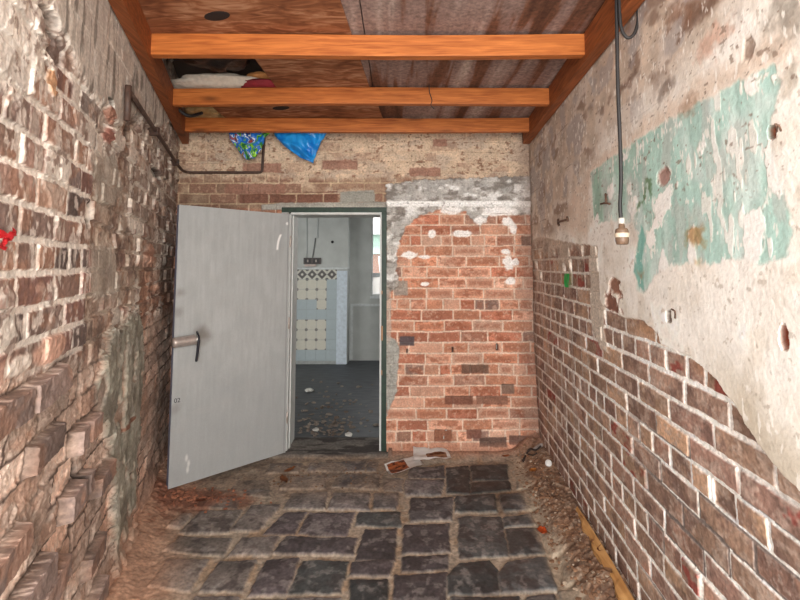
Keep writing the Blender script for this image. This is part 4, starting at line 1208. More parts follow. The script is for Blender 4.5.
def tile_panel():
    x0 = at_y(280, 320, YB).x; x1 = at_y(336.5, 320, YB).x
    zt = at_y(320, 269.5, YB).z
    xs = np.linspace(x0, x1, 200); zs = np.linspace(.05, zt, 240)
    X, Z = np.meshgrid(xs, zs)
    T = .155
    fu = ((X - x1) / T) % 1.0; fv = ((Z - zt) / T) % 1.0
    row = np.floor((zt - Z) / T); colm = np.floor((x1 - X) / T)
    n1 = fbm(X * 9, Z * 9, 711, 3)
    spot = ((colm >= 1) & (row >= 1) & (row <= 2)) | ((colm == 1) & (row == 3)) | ((colm >= 1) & (row >= 5) & (row <= 7))
    base = mix(C(172, 184, 188) * np.ones(X.shape + (3,)), C(206, 203, 190), spot * 1.0)
    a, b = fu - .5, fv - .5
    corner = np.hypot(np.minimum(fu, 1 - fu), np.minimum(fv, 1 - fv))
    col = mix(base, C(112, 104, 100), .85 * sm(.18, .12, corner) * spot)
    # frieze rows: dark patterned diamonds
    fr = row < 1.0
    di = np.abs(np.abs(a) + np.abs(b) - .36)
    ring = np.abs(np.hypot(a, b) - .2)
    pat = np.maximum(sm(.16, .08, di), sm(.1, .05, ring)); pat = np.maximum(pat, sm(.2, .14, corner))
    col = np.where(fr[..., None], mix(C(206, 204, 192) * np.ones_like(col), C(84, 80, 80), .85 * pat), col)
    g = np.minimum(np.minimum(fu, 1 - fu), np.minimum(fv, 1 - fv))
    col = mix(col, C(156, 164, 166), .35 * sm(.045, .02, g))
    H = .014 - .003 * sm(.045, .02, g)
    P = np.stack([X + 1.3, -H, Z], -1)
    o = grid_obj('tile_face', P, col, [surface_mat('glazed_tile', .3, 30, .04, .02)], parent=tp)
    # backing slab and margin strip
    bm = bmesh.new(); bm_box(bm, (x0 + 1.3, -.010, .0), (x1 + 1.3, 0, zt)); from_bm('backing', bm, simple('tile_grout', (160, 164, 162), .9), tp)
    x2 = at_y(347, 320, YB).x
    bm = bmesh.new(); bm_box(bm, (x1 + 1.3 + .001, -.022, 0), (x2 + 1.3, 0, zt - .02), .004); from_bm('margin_strip', bm, simple('pale_blue_margin', (196, 208, 218), .5), tp)
    bm = bmesh.new(); bm_box(bm, (x0 + 1.3, -.06, zt + .001), (x2 + 1.3, 0, zt + .03), .005); from_bm('mantel', bm, simple('pale_trim', (206, 210, 210), .7), tp)


tile_panel()
# socket box on the wall above it
p = at_y(312.5, 261, YB)
so = empty('wall_socket', p); tag(so, 'dark double switch box on the chimney breast above the tiled surround', 'socket')
bm = bmesh.new(); bm_box(bm, (-.135, -.04, -.05), (.135, 0, .05), .006); from_bm('box', bm, simple('brown_plastic', (70, 62, 60), .5), so)
for dx in (-.065, .065):
    bm = bmesh.new(); bm_box(bm, (dx - .05, -.046, -.034), (dx + .05, -.0405, .034), .003); f = from_bm('switch_plate', bm, simple('dark_plate', (44, 40, 42), .4), so)
    bm = bmesh.new(); bm_box(bm, (dx - .012, -.054, -.02), (dx + .012, -.0465, .02), .003); g_ = from_bm('toggle', bm, simple('pale_toggle', (150, 140, 132), .5), f)
bm = bmesh.new(); bm_box(bm, (-.12, -.03, -.085), (.06, 0, -.052), .004); from_bm('pale_mount', bm, simple('pink_mount', (196, 178, 170), .7), so)
bm = bmesh.new(); q = at_y(315.5, 238, YB)
bm_tube(bm, smooth_path([(p.x + .0, YB - .015, p.z + .052), (q.x - .01, YB - .012, q.z - .1), (q.x, YB - .012, q.z)], 6), .010, 8)
w1 = from_bm('electric_cable', bm, simple('grey_cable', (120, 122, 122), .6), None, True)
tag(w1, 'grey cable rising from the dark switch box in the next room', 'cable')
for (a0, b0) in ((307, 213), (318, 213)):
    bm = bmesh.new(); q0 = at_y(a0, 262 if a0 == 307 else 238, YB); q1 = at_y(a0, 206, YB)
    bm_tube(bm, [(q0.x, YB - .008, q0.z + (.06 if a0 == 307 else 0)), (q1.x, YB - .008, q1.z)], .006, 8)
    w = from_bm('wall_conduit', bm, simple('pale_conduit', (176, 182, 184), .6), None, True)
    tag(w, 'thin pale conduit running up the chimney breast, %s of the pair' % ('left' if a0 == 307 else 'right'), 'conduit')
p = at_y(332.5, 242, YB)
bm = bmesh.new(); bm_lathe(bm, [(.02, 0), (.022, .01), (.014, .02), (.005, .024)], p, (0, -1, 0), 14)
tag(from_bm('round_fixing', bm, simple('dark_plate', (44, 40, 42), .4), None, True), 'small dark round fixing on the pale chimney breast', 'fixing')

# rubble on the far floor
def chips(name, spots, mat, label, cat, smin, smax, zf=0.0, seed=1, flat=.5):
    rnd = random.Random(seed)
    bm = bmesh.new()
    for (x, y, z) in spots:
        r = bmesh.ops.create_icosphere(bm, subdivisions=1, radius=1.0)
        s = rnd.uniform(smin, smax)
        R = Matrix.Rotation(rnd.uniform(0, 6.28), 3, 'Z') @ Matrix.Rotation(rnd.uniform(-.5, .5), 3, 'X')
        sx, sy, sz = s * rnd.uniform(.7, 1.5), s * rnd.uniform(.6, 1.1), s * flat * rnd.uniform(.5, 1.2)
        for v in r['verts']:
            k = rnd.uniform(.75, 1.2)
            co = R @ Vector((v.co.x * sx * k, v.co.y * sy * k, v.co.z * sz * k))
            v.co = co + Vector((x, y, z + sz * .5))
    o = from_bm(name, bm, mat)
    return tag(o, label, cat, None, 'stuff')


rnd = random.Random(3)
sp = []
for k in range(170):
    p = at_z(rnd.gauss(332, 20), rnd.choice([rnd.gauss(418, 7), rnd.gauss(402, 10), rnd.gauss(430, 5)]))
    if p.y > Y1 + .05: sp.append((p.x, p.y, 0))
chips('floor_rubble', sp, simple('far_rubble', (84, 68, 58), .9, c2=(150, 140, 130), scale=6), 'scattered brown rubble and dirt on the dark floor beyond the doorway', 'rubble', .008, .028, seed=4)
for (px, py, s, lab) in ((309, 392, .05, 'white crumpled scrap on the dark floor at the left of the doorway'), (316, 431, .03, 'pale scrap of paper near the sill, left one'), (349, 436, .035, 'pale scrap of paper near the sill, right one')):
    p = at_z(px, py)
    bm = bmesh.new(); bmesh.ops.create_icosphere(bm, subdivisions=2, radius=s)
    for v in bm.verts:
        v.co *= 1 + .35 * (math.sin(v.co.x * 140 + v.co.y * 90) * .5 + math.sin(v.co.z * 160) * .4)
        v.co.z *= .45
    o = from_bm('paper_scrap', bm, simple('scrap_white', (196, 194, 188), .8), None, False, (p.x, p.y, s * .45))
    tag(o, lab, 'scrap')

# ================================================================== PIPE
p0 = on_left(127, 117, .03); pz = 2.305
pc = Vector((XL + .045, D - .05, pz))
e = at_y(262, 173, D - .035); e.z = pz
t0 = Vector((p0.x, p0.y, pz - .0))
up = at_y(265, 134, D - .035)
pts = smooth_path([t0, t0.lerp(pc, .5), t0.lerp(pc, .88), pc + Vector((.03, -.012, 0)), Vector((pc.x + .12, D - .035, pz)), Vector((e.x * .5 + pc.x * .5, D - .035, pz)), Vector((e.x - .04, D - .035, pz))], 6)
pts += [Vector((e.x - .012, D - .035, pz + .003)), Vector((e.x, D - .035, pz + .014)), Vector((e.x + .002, D - .035, pz + .05)), Vector((up.x, D - .035, up.z + .12))]
M_PIPE = simple('rusty_pipe', (62, 48, 42), .6, c2=(88, 66, 56), scale=40)
pipe = empty('wall_pipe', t0); tag(pipe, 'thin dark brown pipe running along the left wall and round the back corner', 'pipe')
bm = bmesh.new(); bm_tube(bm, [Vector(q) - t0 for q in pts], .0115, 12); from_bm('tube', bm, M_PIPE, pipe, True)
bm = bmesh.new(); bm_tube(bm, [Vector((0, 0, .02)), Vector((0, 0, -.05)), Vector((0, 0, -.14))], .0135, 12); from_bm('end_fitting', bm, M_PIPE, pipe, True)
for f in (.35, .8):
    q = t0.lerp(pc, f) - t0
    bm = bmesh.new(); bm_box(bm, (q.x - .045, q.y - .012, q.z - .024), (q.x + .018, q.y + .012, q.z + .024), .003); from_bm('bracket', bm, M_PIPE, pipe)

# ================================================================== HANGING CORD
cy_ = 1.78
M_CORD = simple('black_cord', (40, 38, 38), .55)
def cp(px, py, dy=0.0):
    q = at_y(px, py, cy_ + dy); q.z = min(q.z, 2.697); return q
base = cp(622, 236)
cord = empty('hanging_lamp_cord', cp(617, -20)); tag(cord, 'black flex looped at its top, hanging by the right wall, lamp holder at its end', 'cord')
o0 = cord.location.copy()
bm = bmesh.new()
P_ = [cp(616.5, -16), cp(616.5, 0), cp(617, 40), cp(618, 90), cp(620, 140), cp(621, 180), cp(620, 205), cp(621.5, 225)]
bm_tube(bm, [q - o0 for q in smooth_path(P_, 8)], .0075, 10); from_bm('flex', bm, M_CORD, cord, True)
bm = bmesh.new()
P_ = [cp(619, -12, -.02), cp(619.5, 5, -.02), cp(621, 27, -.02), cp(627, 37.5, -.025), cp(634, 34, -.03), cp(638, 20, -.03), cp(636.5, 4, -.03), cp(634, -8, -.03)]
bm_tube(bm, [q - o0 for q in smooth_path(P_, 8)], .0065, 10); from_bm('flex_loop', bm, M_CORD, cord, True)
b_ = base - o0
bm = bmesh.new(); bm_lathe(bm, [(.008, .05), (.011, .047), (.013, .032), (.022, .028), (.025, .02), (.025, -.018), (.022, -.032), (.018, -.034)], b_, (0, 0, 1), 20)
from_bm('lamp_holder', bm, simple('brown_bakelite', (104, 82, 66), .45, c2=(132, 106, 86)), cord, True)
bm = bmesh.new(); bm_lathe(bm, [(.0255, .012), (.027, .010), (.027, -.004), (.0255, -.006)], b_, (0, 0, 1), 20)
from_bm('holder_ring', bm, simple('cream_ring', (216, 200, 178), .5), cord, True)
bm = bmesh.new(); bm_lathe(bm, [(.009, .072), (.0125, .068), (.0125, .050), (.009, .048)], b_, (0, 0, 1), 16)
from_bm('cord_grip', bm, simple('white_grip', (210, 204, 194), .5), cord, True)

# thin wire over the middle joist
bm = bmesh.new()
wq = [at_y(429, 84, 2.868), at_y(429.5, 92, 2.866), at_y(432, 100, 2.866), at_y(431, 105, 2.868), at_y(434, 109, 2.872)]
bm_tube(bm, smooth_path([wq[0] + Vector((0, .02, .03))] + wq, 6), .0028, 6)
tag(from_bm('thin_wire', bm, M_CORD, None, True), 'thin dark wire looped over the middle joist', 'wire')

# ================================================================== THINGS STUFFED IN THE ROOF
def cloth_blob(name, centre, rad, mat, label, cat, seed, amp=.22, freq=7.0, sub=4, zmin=None):
    bm = bmesh.new(); bmesh.ops.create_icosphere(bm, subdivisions=sub, radius=1.0)
    from mathutils import noise as mn
    for v in bm.verts:
        d_ = v.co.normalized()
        k = 1 + amp * mn.fractal(d_ * freq * .35 + Vector((seed, seed * 2, 0)), 1.0, 2.0, 4) + amp * .5 * (abs(mn.noise(d_ * freq + Vector((0, seed, 0)))) - .3)
        v.co = Vector((d_.x * rad[0] * k, d_.y * rad[1] * k, d_.z * rad[2] * k))
        if zmin is not None and v.co.z + centre.z < zmin: v.co.z = zmin - centre.z + .004 * mn.noise(v.co * 20)
    o = from_bm(name, bm, mat, None, True, centre)
    return tag(o, label, cat)


M_BLACK = simple('black_plastic', (15, 16, 18), .5, scale=22, bump=.5, spec=.35)
c0 = at_y(206, 64, 2.52)
cloth_blob('bin_bag', Vector((c0.x + .03, 2.50, 2.79)), (.27, .24, .10), M_BLACK, 'black plastic bin bag lying above the front joist at the left', 'bag', 3, .3, 9, 4, JT + .004)
c0 = at_y(212, 76, 2.86)
cloth_blob('white_sack', Vector((c0.x + .02, 2.96, 2.735)), (.34, .15, .05), simple('white_sackcloth', (206, 196, 182), .85, scale=40, bump=.3), 'rolled off-white sack lying on the middle joist at the left', 'sack', 6, .16, 8, 4, JT + .004)
c0 = at_y(263, 80, 2.90)
cloth_blob('red_cloth', Vector((c0.x, 2.93, 2.715)), (.19, .10, .035), simple('dark_red_cloth', (128, 30, 40), .8, scale=30, bump=.3), 'dark red cloth poking out above the middle joist', 'cloth', 9, .2, 8, 3, JT + .004)
c0 = at_y(262, 74, 2.98)
cloth_blob('orange_cloth', Vector((c0.x + .02, 2.93, 2.785)), (.11, .05, .025), simple('orange_cloth', (206, 142, 84), .8, scale=30), 'pale orange cloth just above the dark red one', 'cloth', 12, .2, 8, 3)
c0 = at_y(192, 108, 3.6)
cloth_blob('tan_rag', Vector((c0.x + .13, 3.56, 2.755)), (.15, .13, .06), simple('tan_rag', (168, 128, 78), .9, c2=(206, 176, 128), scale=14, bump=.3), 'tan crumpled rag lying on the rear joist at the left', 'rag', 15, .3, 9, 4, JT + .004)
bm = bmesh.new()
bm_tube(bm, smooth_path([at_y(168, 97, 3.05), at_y(173, 104, 3.1), at_y(180, 111, 3.15), at_y(190, 116, 3.2), at_y(202, 113, 3.3)], 6), .012, 8)
tag(from_bm('black_hose', bm, M_CORD, None, True), 'short black hose behind the left wall plate above the rear joist', 'hose')


def plastic_bag(name, poly, Y, mat, label, seed, top_z=2.705, cells=26):
    """crumpled bag hanging behind the rear joist: closed double sheet with folds"""
    bm = bmesh.new()
    pts = [at_y(px, py, Y) for px, py in poly]
    P2 = [(p.x, p.z) for p in pts]
    x0, x1 = min(p[0] for p in P2), max(p[0] for p in P2); z0, z1 = min(p[1] for p in P2), max(p[1] for p in P2)
    from mathutils import noise as mn
    nx, nz = cells, cells
    F_, B_ = {}, {}
    # rows: find the span of the outline at every height
    for j in range(nz + 1):
        z = z0 + (z1 - z0) * (j + .02) / (nz + .04)
        xs = []
        for k in range(len(P2)):
            (xa, za), (xb, zb_) = P2[k], P2[(k + 1) % len(P2)]
            if (za > z) != (zb_ > z): xs.append(xa + (z - za) * (xb - xa) / (zb_ - za))
        a, b = min(xs), max(xs)
        for i in range(nx + 1):
            f = i / nx
            x = a + (b - a) * f
            thick = .006 + .030 * math.sin(math.pi * f) ** .6 * (.3 + .7 * math.sin(math.pi * min(1, (j + 1) / (nz + 1) * 1.3)) ** .5)
            fold = .022 * mn.fractal(Vector((x * 22 + seed, z * 9, 0)), 1, 2, 4) + .012 * math.sin((x - a) * 55 + 6 * mn.noise(Vector((x * 8, z * 8, seed))))
            F_[i, j] = bm.verts.new((x, Y - thick + fold, z)); B_[i, j] = bm.verts.new((x, Y + thick * .7 + fold, z))
    for j in range(nz):
        for i in range(nx):
            bm.faces.new((F_[i, j], F_[i + 1, j], F_[i + 1, j + 1], F_[i, j + 1]))
            bm.faces.new((B_[i, j], B_[i, j + 1], B_[i + 1, j + 1], B_[i + 1, j]))
        bm.faces.new((F_[0, j], F_[0, j + 1], B_[0, j + 1], B_[0, j])); bm.faces.new((F_[nx, j], B_[nx, j], B_[nx, j + 1], F_[nx, j + 1]))
    for i in range(nx):
        bm.faces.new((F_[i, 0], B_[i, 0], B_[i + 1, 0], F_[i + 1, 0])); bm.faces.new((F_[i, nz], F_[i + 1, nz], B_[i + 1, nz], B_[i, nz]))
    o = from_bm(name, bm, mat, None, True)
    return tag(o, label, 'bag', 'plastic bags under the rear joist')


def motley():
    m, nt, b = nodemat('printed_plastic')
    N = nt.nodes.new
    tc = N('ShaderNodeTexCoord'); vo = N('ShaderNodeTexNoise'); vo.inputs['Scale'].default_value = 9; vo.inputs['Detail'].default_value = 2; vo.inputs['Distortion'].default_value = 1.0
    nt.links.new(tc.outputs['Object'], vo.inputs['Vector'])
    cr = N('ShaderNodeValToRGB'); cr.color_ramp.interpolation = 'CONSTANT'
    e = cr.color_ramp.elements
    e[0].position = 0; e[0].color = lin(22, 110, 190); e[1].position = .62; e[1].color = lin(150, 60, 50)
    for p, c in ((.36, (40, 120, 60)), (.43, (128, 190, 40)), (.48, (30, 104, 190)), (.55, (214, 216, 212)), (.575, (28, 80, 150)), (.68, (206, 190, 60))):
        x = e.new(p); x.color = lin(*c)
    nt.links.new(vo.outputs['Fac'], cr.inputs['Fac']); nt.links.new(cr.outputs['Color'], b.inputs['Base Color'])
    b.inputs['Roughness'].default_value = .35
    return m


plastic_bag('plastic_bag', [(228, 118), (271, 118), (272, 131), (266, 137), (261, 149), (256, 158), (247, 160), (238, 151), (230, 138)], 3.62, motley(), 'blue, green and red printed plastic bag hanging under the rear joist beside the pipe', 2)
blue = simple('blue_plastic', (8, 112, 200), .3, c2=(48, 166, 238), scale=12, bump=.4, lo=.3, hi=.75)
plastic_bag('plastic_bag', [(272, 118), (326, 118), (328, 131), (320, 144), (313, 163), (301, 158), (284, 146), (274, 135)], 3.64, blue, 'bright blue plastic bag hanging under the rear joist', 5)

# ================================================================== SMALL THINGS ON THE WALLS
p = on_right(567.3, 280.5, .016)
bm = bmesh.new()
for i in range(9):
    pass
vs = []
n = 8
for j in range(n + 1):
    for i in range(n + 1):
        y = .075 * (.5 - i / n); z = .085 * (j / n - .5)
        vs.append(bm.verts.new((-.004 - .003 * math.sin(i * .9 + j * .5), y, z)))
for j in range(n):
    for i in range(n):
        bm.faces.new((vs[j * (n + 1) + i], vs[j * (n + 1) + i + 1], vs[(j + 1) * (n + 1) + i + 1], vs[(j + 1) * (n + 1) + i]))
bmesh.ops.solidify(bm, geom=bm.faces[:], thickness=.003)
tag(from_bm('green_tape', bm, simple('bright_green_tape', (20, 188, 84), .4, c2=(60, 214, 120), scale=20), None, True, p), 'square of bright green tape stuck to the far bricks of the right wall', 'tape')

p = on_left(6, 236, .02)
rb = empty('red_ribbon', p); tag(rb, 'scrap of bright red ribbon fixed to the near bricks of the left wall', 'ribbon')
M_RED = simple('red_ribbon', (214, 34, 44), .5, c2=(236, 70, 76), scale=60)
q1, q2 = on_left(14.5, 230, .022) - p, on_left(-6, 233, .02) - p
def ribbon(pts, w):
    bm = bmesh.new()
    pts = smooth_path(pts, 6); rows = []
    for k, c_ in enumerate(pts):
        t = (pts[min(k + 1, len(pts) - 1)] - pts[max(k - 1, 0)]).normalized()
        s_ = t.cross(NL).normalized()
        ww = w * (.8 + .3 * math.sin(k * 1.3))
        rows.append([bm.verts.new(c_ + s_ * ww * f + NL * (.004 * math.cos(f * 5 + k))) for f in (-.5, -.15, .2, .5)])
    for a, b in zip(rows, rows[1:]):
        for i in range(3): bm.faces.new((a[i], a[i + 1], b[i + 1], b[i]))
    bmesh.ops.solidify(bm, geom=bm.faces[:], thickness=.003)
    return bm
from_bm('bow', ribbon([q2, Vector((0, 0, 0)) + NL * .012, q1], .020), M_RED, rb, True)
q3 = on_left(1, 245, .022) - p; q4 = on_left(6, 247, .02) - p
from_bm('tail', ribbon([NL * .008, q3 * .6 + NL * .006, q3, q4], .018), M_RED, rb, True)

M_IRON = simple('rusty_iron', (84, 62, 50), .75, c2=(110, 82, 66), scale=60)
def tubes(name, paths, r, label, cat, fn):
    bm = bmesh.new()
    for pa in paths:
        bm_tube(bm, smooth_path([fn(*q) for q in pa], 4), r, 8)
    return tag(from_bm(name, bm, M_IRON, None, True), label, cat)
tubes('wall_bracket', [[(558, 222, .012), (562, 221, .022), (567, 219.5, .012)], [(558, 219, .012), (558, 223, .014), (559, 225.5, .012)], [(567, 217, .012), (567.5, 219, .014), (568, 221.5, .012)]], .007,
      'small rusty iron bracket on the right wall left of the cord', 'bracket', lambda a, b, c: on_right(a, b, c + .006))
tubes('wall_hook', [[(601, 204, .024), (605, 203, .03), (610, 204, .024)], [(605.5, 194, .018), (606, 199, .028), (606, 203, .03)]], .005,
      'T-shaped rusty hook on the green paint beside the hanging cord', 'hook', lambda a, b, c: on_right(a, b, c))
tubes('bent_nail', [[(776.5, 134, .0), (777, 127, .03), (775, 124, .035), (779, 126, .03), (781, 131, .022)]], .0022,
      'bent nail in the small brick hole at the top of the green paint', 'nail', lambda a, b, c: on_right(a, b, c))
tubes('bent_nail', [[(671, 309, .0), (673, 310, .03), (675, 312, .03), (675, 318, .022)]], .003,
      'bent nail in the dark hole of the plaster below the green paint', 'nail', lambda a, b, c: on_right(a, b, c))

# ================================================================== THINGS ON THE FLOOR
def page(name, quad, label, mat, seed, lift=.012, n=18):
    """crumpled sheet over a px quad on the floor"""
    from mathutils import noise as mn
    bm = bmesh.new()
    A = [at_z(*q, 0) for q in quad]
    V = {}
    for j in range(n + 1):
        for i in range(n + 1):
            f, g = i / n, j / n
            p = (A[0] * (1 - f) + A[1] * f) * (1 - g) + (A[3] * (1 - f) + A[2] * f) * g
            z = max(floor_h(p.x, p.y), 0) + .006 + lift * (.5 + .9 * mn.fractal(Vector((f * 2.6 + seed, g * 2.2, seed)), 1, 2, 3)) + .018 * abs(math.sin(f * 3.1 + seed)) * (1 - g)
            V[i, j] = bm.verts.new((p.x, p.y, z))
    uvl = bm.loops.layers.uv.new('UVMap')
    for j in range(n):
        for i in range(n):
            f_ = bm.faces.new((V[i, j], V[i + 1, j], V[i + 1, j + 1], V[i, j + 1]))
            for l, (a, b) in zip(f_.loops, ((i, j), (i + 1, j), (i + 1, j + 1), (i, j + 1))): l[uvl].uv = (a / n, b / n)
    bmesh.ops.solidify(bm, geom=bm.faces[:], thickness=.0015)
    return tag(from_bm(name, bm, mat, None, True), label, 'paper', 'printed pages on the floor')


def print_mat(name, blocks, paper=(250, 248, 246)):
    """white paper with printed rectangles (u0,u1,v0,v1,colour A,colour B) laid out in the sheet's UV"""
    m, nt, b = nodemat(name)
    N = nt.nodes.new
    uv = N('ShaderNodeUVMap'); uv.uv_map = 'UVMap'
    sp = N('ShaderNodeSeparateXYZ'); nt.links.new(uv.outputs['UV'], sp.inputs[0])
    out = None
    base = N('ShaderNodeRGB'); base.outputs[0].default_value = lin(*paper); out = base.outputs[0]
    for (u0, u1, v0, v1, ca, cb) in blocks:
        fac = None
        for ax, lo, hi in (('X', u0, u1), ('Y', v0, v1)):
            for op, th in (('GREATER_THAN', lo), ('LESS_THAN', hi)):
                k = N('ShaderNodeMath'); k.operation = op; k.inputs[1].default_value = th
                nt.links.new(sp.outputs[ax], k.inputs[0])
                if fac is None: fac = k.outputs[0]
                else:
                    mm = N('ShaderNodeMath'); mm.operation = 'MULTIPLY'
                    nt.links.new(fac, mm.inputs[0]); nt.links.new(k.outputs[0], mm.inputs[1]); fac = mm.outputs[0]
        no = N('ShaderNodeTexNoise'); no.inputs['Scale'].default_value = 5; no.inputs['Detail'].default_value = 3
        nt.links.new(uv.outputs['UV'], no.inputs['Vector'])
        cr = N('ShaderNodeValToRGB'); cr.color_ramp.elements[0].position = .42; cr.color_ramp.elements[1].position = .56
        cr.color_ramp.elements[0].color = lin(*ca); cr.color_ramp.elements[1].color = lin(*cb)
        nt.links.new(no.outputs['Fac'], cr.inputs['Fac'])
        mx = N('ShaderNodeMixRGB'); nt.links.new(fac, mx.inputs['Fac']); nt.links.new(out, mx.inputs['Color1']); nt.links.new(cr.outputs['Color'], mx.inputs['Color2'])
        out = mx.outputs['Color']
    nt.links.new(out, b.inputs['Base Color']); b.inputs['Roughness'].default_value = .5
    return m


page('magazine_page', [(391, 480), (384, 468), (416, 457), (424, 466)], 'white magazine page with an orange picture lying near the foot of the green door post',
     print_mat('page_print', [(.12, .9, .06, .58, (96, 44, 30), (206, 122, 74))]), 1.3)
page('magazine_page', [(414, 465), (413, 452), (447, 453), (452, 460)], 'folded brown and white printed page behind the orange picture page, against the brick wall',
     print_mat('page_print_brown', [(.1, .6, .35, .9, (120, 72, 44), (190, 148, 116))]), 4.1, .02)


def leaf(px, py, L, W, col, label, seed, rz=None, cat='leaf', grp='dry leaves on the floor'):
    p = at_z(px, py)
    z = floor_h(p.x, p.y)
    p = at_z(px, py, max(z, 0))
    rnd = random.Random(seed)
    bm = bmesh.new(); n = 10
    rows = []
    for i in range(n + 1):
        f = i / n
        w = W * math.sin(math.pi * min(1, f * .92 + .04)) ** .75 * (1 + .22 * math.sin(i * 2.4 + seed))
        curl = .35 * L * (f - .5) ** 2
        rows.append([bm.verts.new(((f - .5) * L, w * g, .004 + curl + abs(g) * W * .45 + rnd.uniform(-.001, .001))) for g in (-.5, -.2, .2, .5)])
    for a, b in zip(rows, rows[1:]):
        for i in range(3): bm.faces.new((a[i], a[i + 1], b[i + 1], b[i]))
    bmesh.ops.solidify(bm, geom=bm.faces[:], thickness=.0012)
    o = from_bm('dry_leaf', bm, simple('leaf_%d_%d_%d' % col, col, .7, var=.25, scale=60), None, True, (p.x, p.y, max(z, floor_h(p.x + .015, p.y), floor_h(p.x, p.y - .015)) + .004))
    o.rotation_euler = (rnd.uniform(-.15, .15), rnd.uniform(-.15, .15), rnd.uniform(0, 6.28) if rz is None else rz)
    tag(o, label, cat, grp)
    bm = bmesh.new(); bm_tube(bm, [(L * .46, 0, .004 + .08 * L), (L * .62, .002, .004 + .10 * L), (L * .75, .004, .003 + .06 * L)], .0011, 6)
    from_bm('stalk', bm, simple('leaf_stalk', (96, 66, 44), .8), o)
    return o


leaf(542, 535, .075, .055, (216, 100, 46), 'bright orange leaf on the joint between dark setts at the right', 1, 1.2)
leaf(533, 472, .060, .040, (180, 116, 54), 'ochre leaf beside the white cap near the back right corner', 2, .4)
leaf(506, 458, .06, .03, (168, 92, 50), 'flat rusty leaf at the foot of the back brick wall', 3, .2)
leaf(290, 472, .09, .05, (142, 88, 50), 'rusty brown leaf near the door hinge, further from the camera', 4, .8)
leaf(284, 482, .085, .05, (122, 74, 44), 'rusty brown leaf near the door hinge, nearer the camera', 5, 2.4)
leaf(601, 556, .05, .03, (126, 58, 36), 'dark red leaf in the litter halfway along the right wall', 6, .9)
leaf(596, 546, .05, .034, (150, 104, 70), 'tan leaf in the litter just above the dark red one', 7, 2.2)
leaf(200, 503, .06, .035, (112, 62, 42), 'red-brown leaf on the dust in front of the open door', 8, .3)
leaf(610, 575, .05, .034, (166, 128, 96), 'pale tan leaf in the litter near the yellow board', 9, 2.9)
leaf(585, 520, .045, .03, (134, 92, 66), 'curled brown leaf in the litter beside the start of the yellow board', 10, 1.9)

# heap of litter along the right wall and by the door
rnd = random.Random(8)
sp, sp2, sp3 = [], [], []
for k in range(900):
    y = rnd.uniform(1.95, 3.75)
    x = XR + KR * (y - D) - rnd.betavariate(1.6, 1.9) * .25 - .01 + .02
    if x > XR + KR * (y - D) - .02: continue
    (sp if k % 5 else sp2).append((x, y, floor_h(x, y) - .003))
for k in range(150):
    p = at_z(rnd.gauss(195, 26), rnd.gauss(499, 5))
    if p.x > XL + KL * (p.y - D) + .1 and p.y < 3.7: sp3.append((p.x, p.y, floor_h(p.x, p.y) - .003))
chips('leaf_litter', sp, simple('brown_litter', (96, 66, 48), .9, c2=(158, 122, 94), scale=9), 'brown dead leaf litter heaped along the foot of the right wall', 'litter', .005, .017, seed=11, flat=.35)
chips('mortar_crumbs', sp2, simple('pale_crumbs', (146, 126, 106), .95, c2=(184, 166, 146), scale=9), 'pale mortar crumbs among the litter by the right wall', 'crumbs', .004, .010, seed=12, flat=.7)
chips('brick_crumbs', sp3, simple('red_crumbs', (110, 62, 46), .95, c2=(168, 112, 84), scale=9), 'red brick crumbs on the dust at the foot of the open door', 'crumbs', .004, .014, seed=13, flat=.7)
sp4 = []
for k in range(90):
    p = at_z(rnd.gauss(345, 28), rnd.gauss(474, 8)); 
    if p.y < 3.72: sp4.append((p.x, p.y, floor_h(p.x, p.y) - .003))
for k in range(60):
    p = at_z(rnd.gauss(285, 9), rnd.gauss(476, 6))
    if p.y < 3.6: sp4.append((p.x, p.y, floor_h(p.x, p.y) - .003))
chips('dirt_crumbs', sp4, simple('dark_crumbs', (84, 62, 48), .95, c2=(140, 104, 74), scale=9), 'dark dirt crumbs trodden over the stones in front of the doorway', 'crumbs', .004, .011, seed=14, flat=.6)

# yellow board along the foot of the right wall
ya, yb = at_z(578, 500, .10), at_z(634, 592, .10)
bm = bmesh.new()
A0, A1 = on_right(578, 500, .03), on_right(640, 604, .03)
n = 24
rows = []
for i in range(n + 1):
    f = i / n
    y = 2.75 * (1 - f) + 1.7 * f
    xw = XR + KR * (y - D) + .005
    wv = .006 * math.sin(i * 1.1)
    w = .040 * (.3 + .7 * min(1, f * 3)) * (1 + .15 * math.sin(i * 1.7))
    zz = .095 + .012 * math.sin(f * 4)
    rows.append([bm.verts.new((xw - .012, y, zz + .022)), bm.verts.new((xw - .012 - w + wv, y, zz + .004)), bm.verts.new((xw - .012 - w + wv, y, zz - .02)), bm.verts.new((xw - .012, y, zz - .004))])
for a, b in zip(rows, rows[1:]):
    for i in range(4): bm.faces.new((a[i], a[(i + 1) % 4], b[(i + 1) % 4], b[i]))
bm.faces.new(rows[0]); bm.faces.new(rows[-1][::-1])
tag(from_bm('yellow_board', bm, simple('ochre_board', (168, 118, 64), .85, c2=(206, 160, 102), scale=7, stretch=(8, 1, 8))), 'long ochre yellow timber strip lying in the litter at the foot of the right wall', 'board')

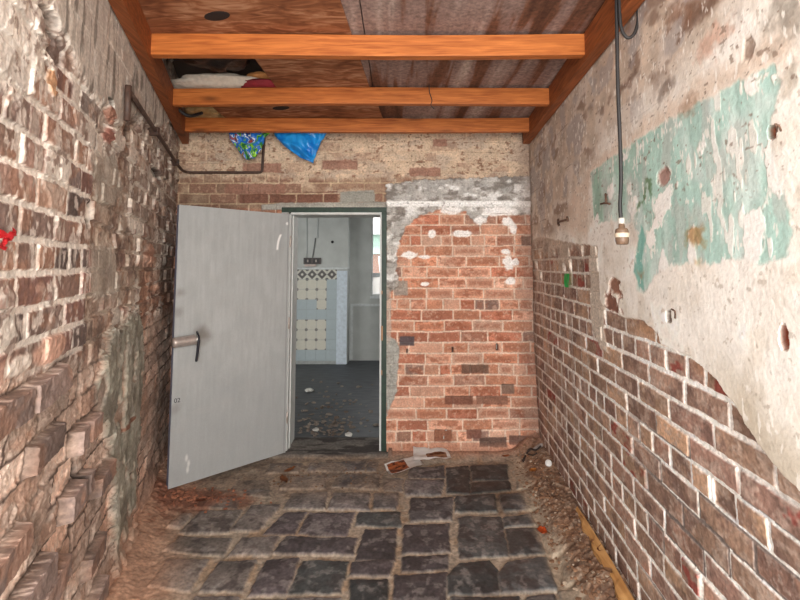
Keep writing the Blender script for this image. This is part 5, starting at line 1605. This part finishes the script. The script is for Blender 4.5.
# twig, white cap, pale strip, dark stone in the corner
def fl(px, py, dz=0.0):
    z = 0.0
    for _ in range(4):
        p = at_z(px, py, z); z = max(0, floor_h(p.x, p.y)) + dz
    return at_z(px, py, z)
bm = bmesh.new()
bm_tube(bm, smooth_path([fl(523, 461, .008), fl(527, 454, .010), fl(530, 449, .03), fl(536, 450, .028), fl(541, 446, .05)], 5), [.009] * 10 + [.007] * 11, 8)
bm_tube(bm, smooth_path([fl(527, 454, .010), fl(533, 455, .02), fl(537, 453, .03)], 4), .005, 6)
tag(from_bm('twig', bm, simple('dark_twig', (52, 40, 34), .9, scale=40), None, True), 'dark forked twig on the floor in the back right corner', 'twig')
p = fl(548.5, 465, .012)
bm = bmesh.new(); bm_lathe(bm, [(.020, -.010), (.023, -.006), (.023, .008), (.020, .012), (.010, .0125)], p + Vector((0, 0, .012)), (-.25, -.75, .55), 20)
tag(from_bm('bottle_cap', bm, simple('white_cap', (222, 220, 216), .4), None, True), 'small white bottle cap on the floor near the back right corner', 'cap')
bm = bmesh.new(); bm_tube(bm, smooth_path([fl(555, 451, .02), fl(558, 456, .03), fl(564, 460, .035), fl(569, 460.5, .03)], 5), [.006] * 16, 8)
tag(from_bm('pale_strip', bm, simple('pale_strip', (186, 160, 134), .7), None, True), 'pale curved strip of wood lying against the far foot of the right wall', 'strip')
bm = bmesh.new(); bm_tube(bm, smooth_path([fl(534, 450, .012), fl(538, 447, .02), fl(542, 444.5, .03)], 5), [.014] * 10 + [.009], 8)
tag(from_bm('grey_scrap', bm, simple('grey_scrap', (164, 156, 152), .6), None, True), 'pale grey scrap lying beside the dark twig', 'scrap')

# ================================================================== LIGHT
w = bpy.data.worlds.new('World'); SC.world = w; w.use_nodes = True
bg = w.node_tree.nodes['Background']
bg.inputs['Color'].default_value = (1.0, .985, .96, 1); bg.inputs['Strength'].default_value = 1.5


def area(name, loc, target, sx, sy, power, col=(1, 1, 1)):
    l = bpy.data.lights.new(name, 'AREA'); l.shape = 'RECTANGLE'; l.size = sx; l.size_y = sy; l.energy = power; l.color = col
    o = bpy.data.objects.new(name, l); COL.objects.link(o); o.location = loc
    o.rotation_euler = (Vector(target) - Vector(loc)).to_track_quat('-Z', 'Y').to_euler()
    return o


area('added_front_fill', (.5, -1.2, 1.7), (-.6, 3.0, 1.35), 1.2, 2.2, 95, (1, .97, .93))  # soft fill lamp added behind the camera to brighten the walls
area('far_window_daylight', (cx, YR - .12, 1.9), (cx - .6, 4.5, .9), 1.1, 1.3, 4, (1, 1, 1))

SC.view_settings.view_transform = 'Standard'; SC.view_settings.look = 'None'
SC.view_settings.gamma = 1.0; SC.view_settings.use_curve_mapping = False
SC.view_settings.exposure = 1.1
SC.cycles.use_denoising = True
SC.cycles.max_bounces = 8
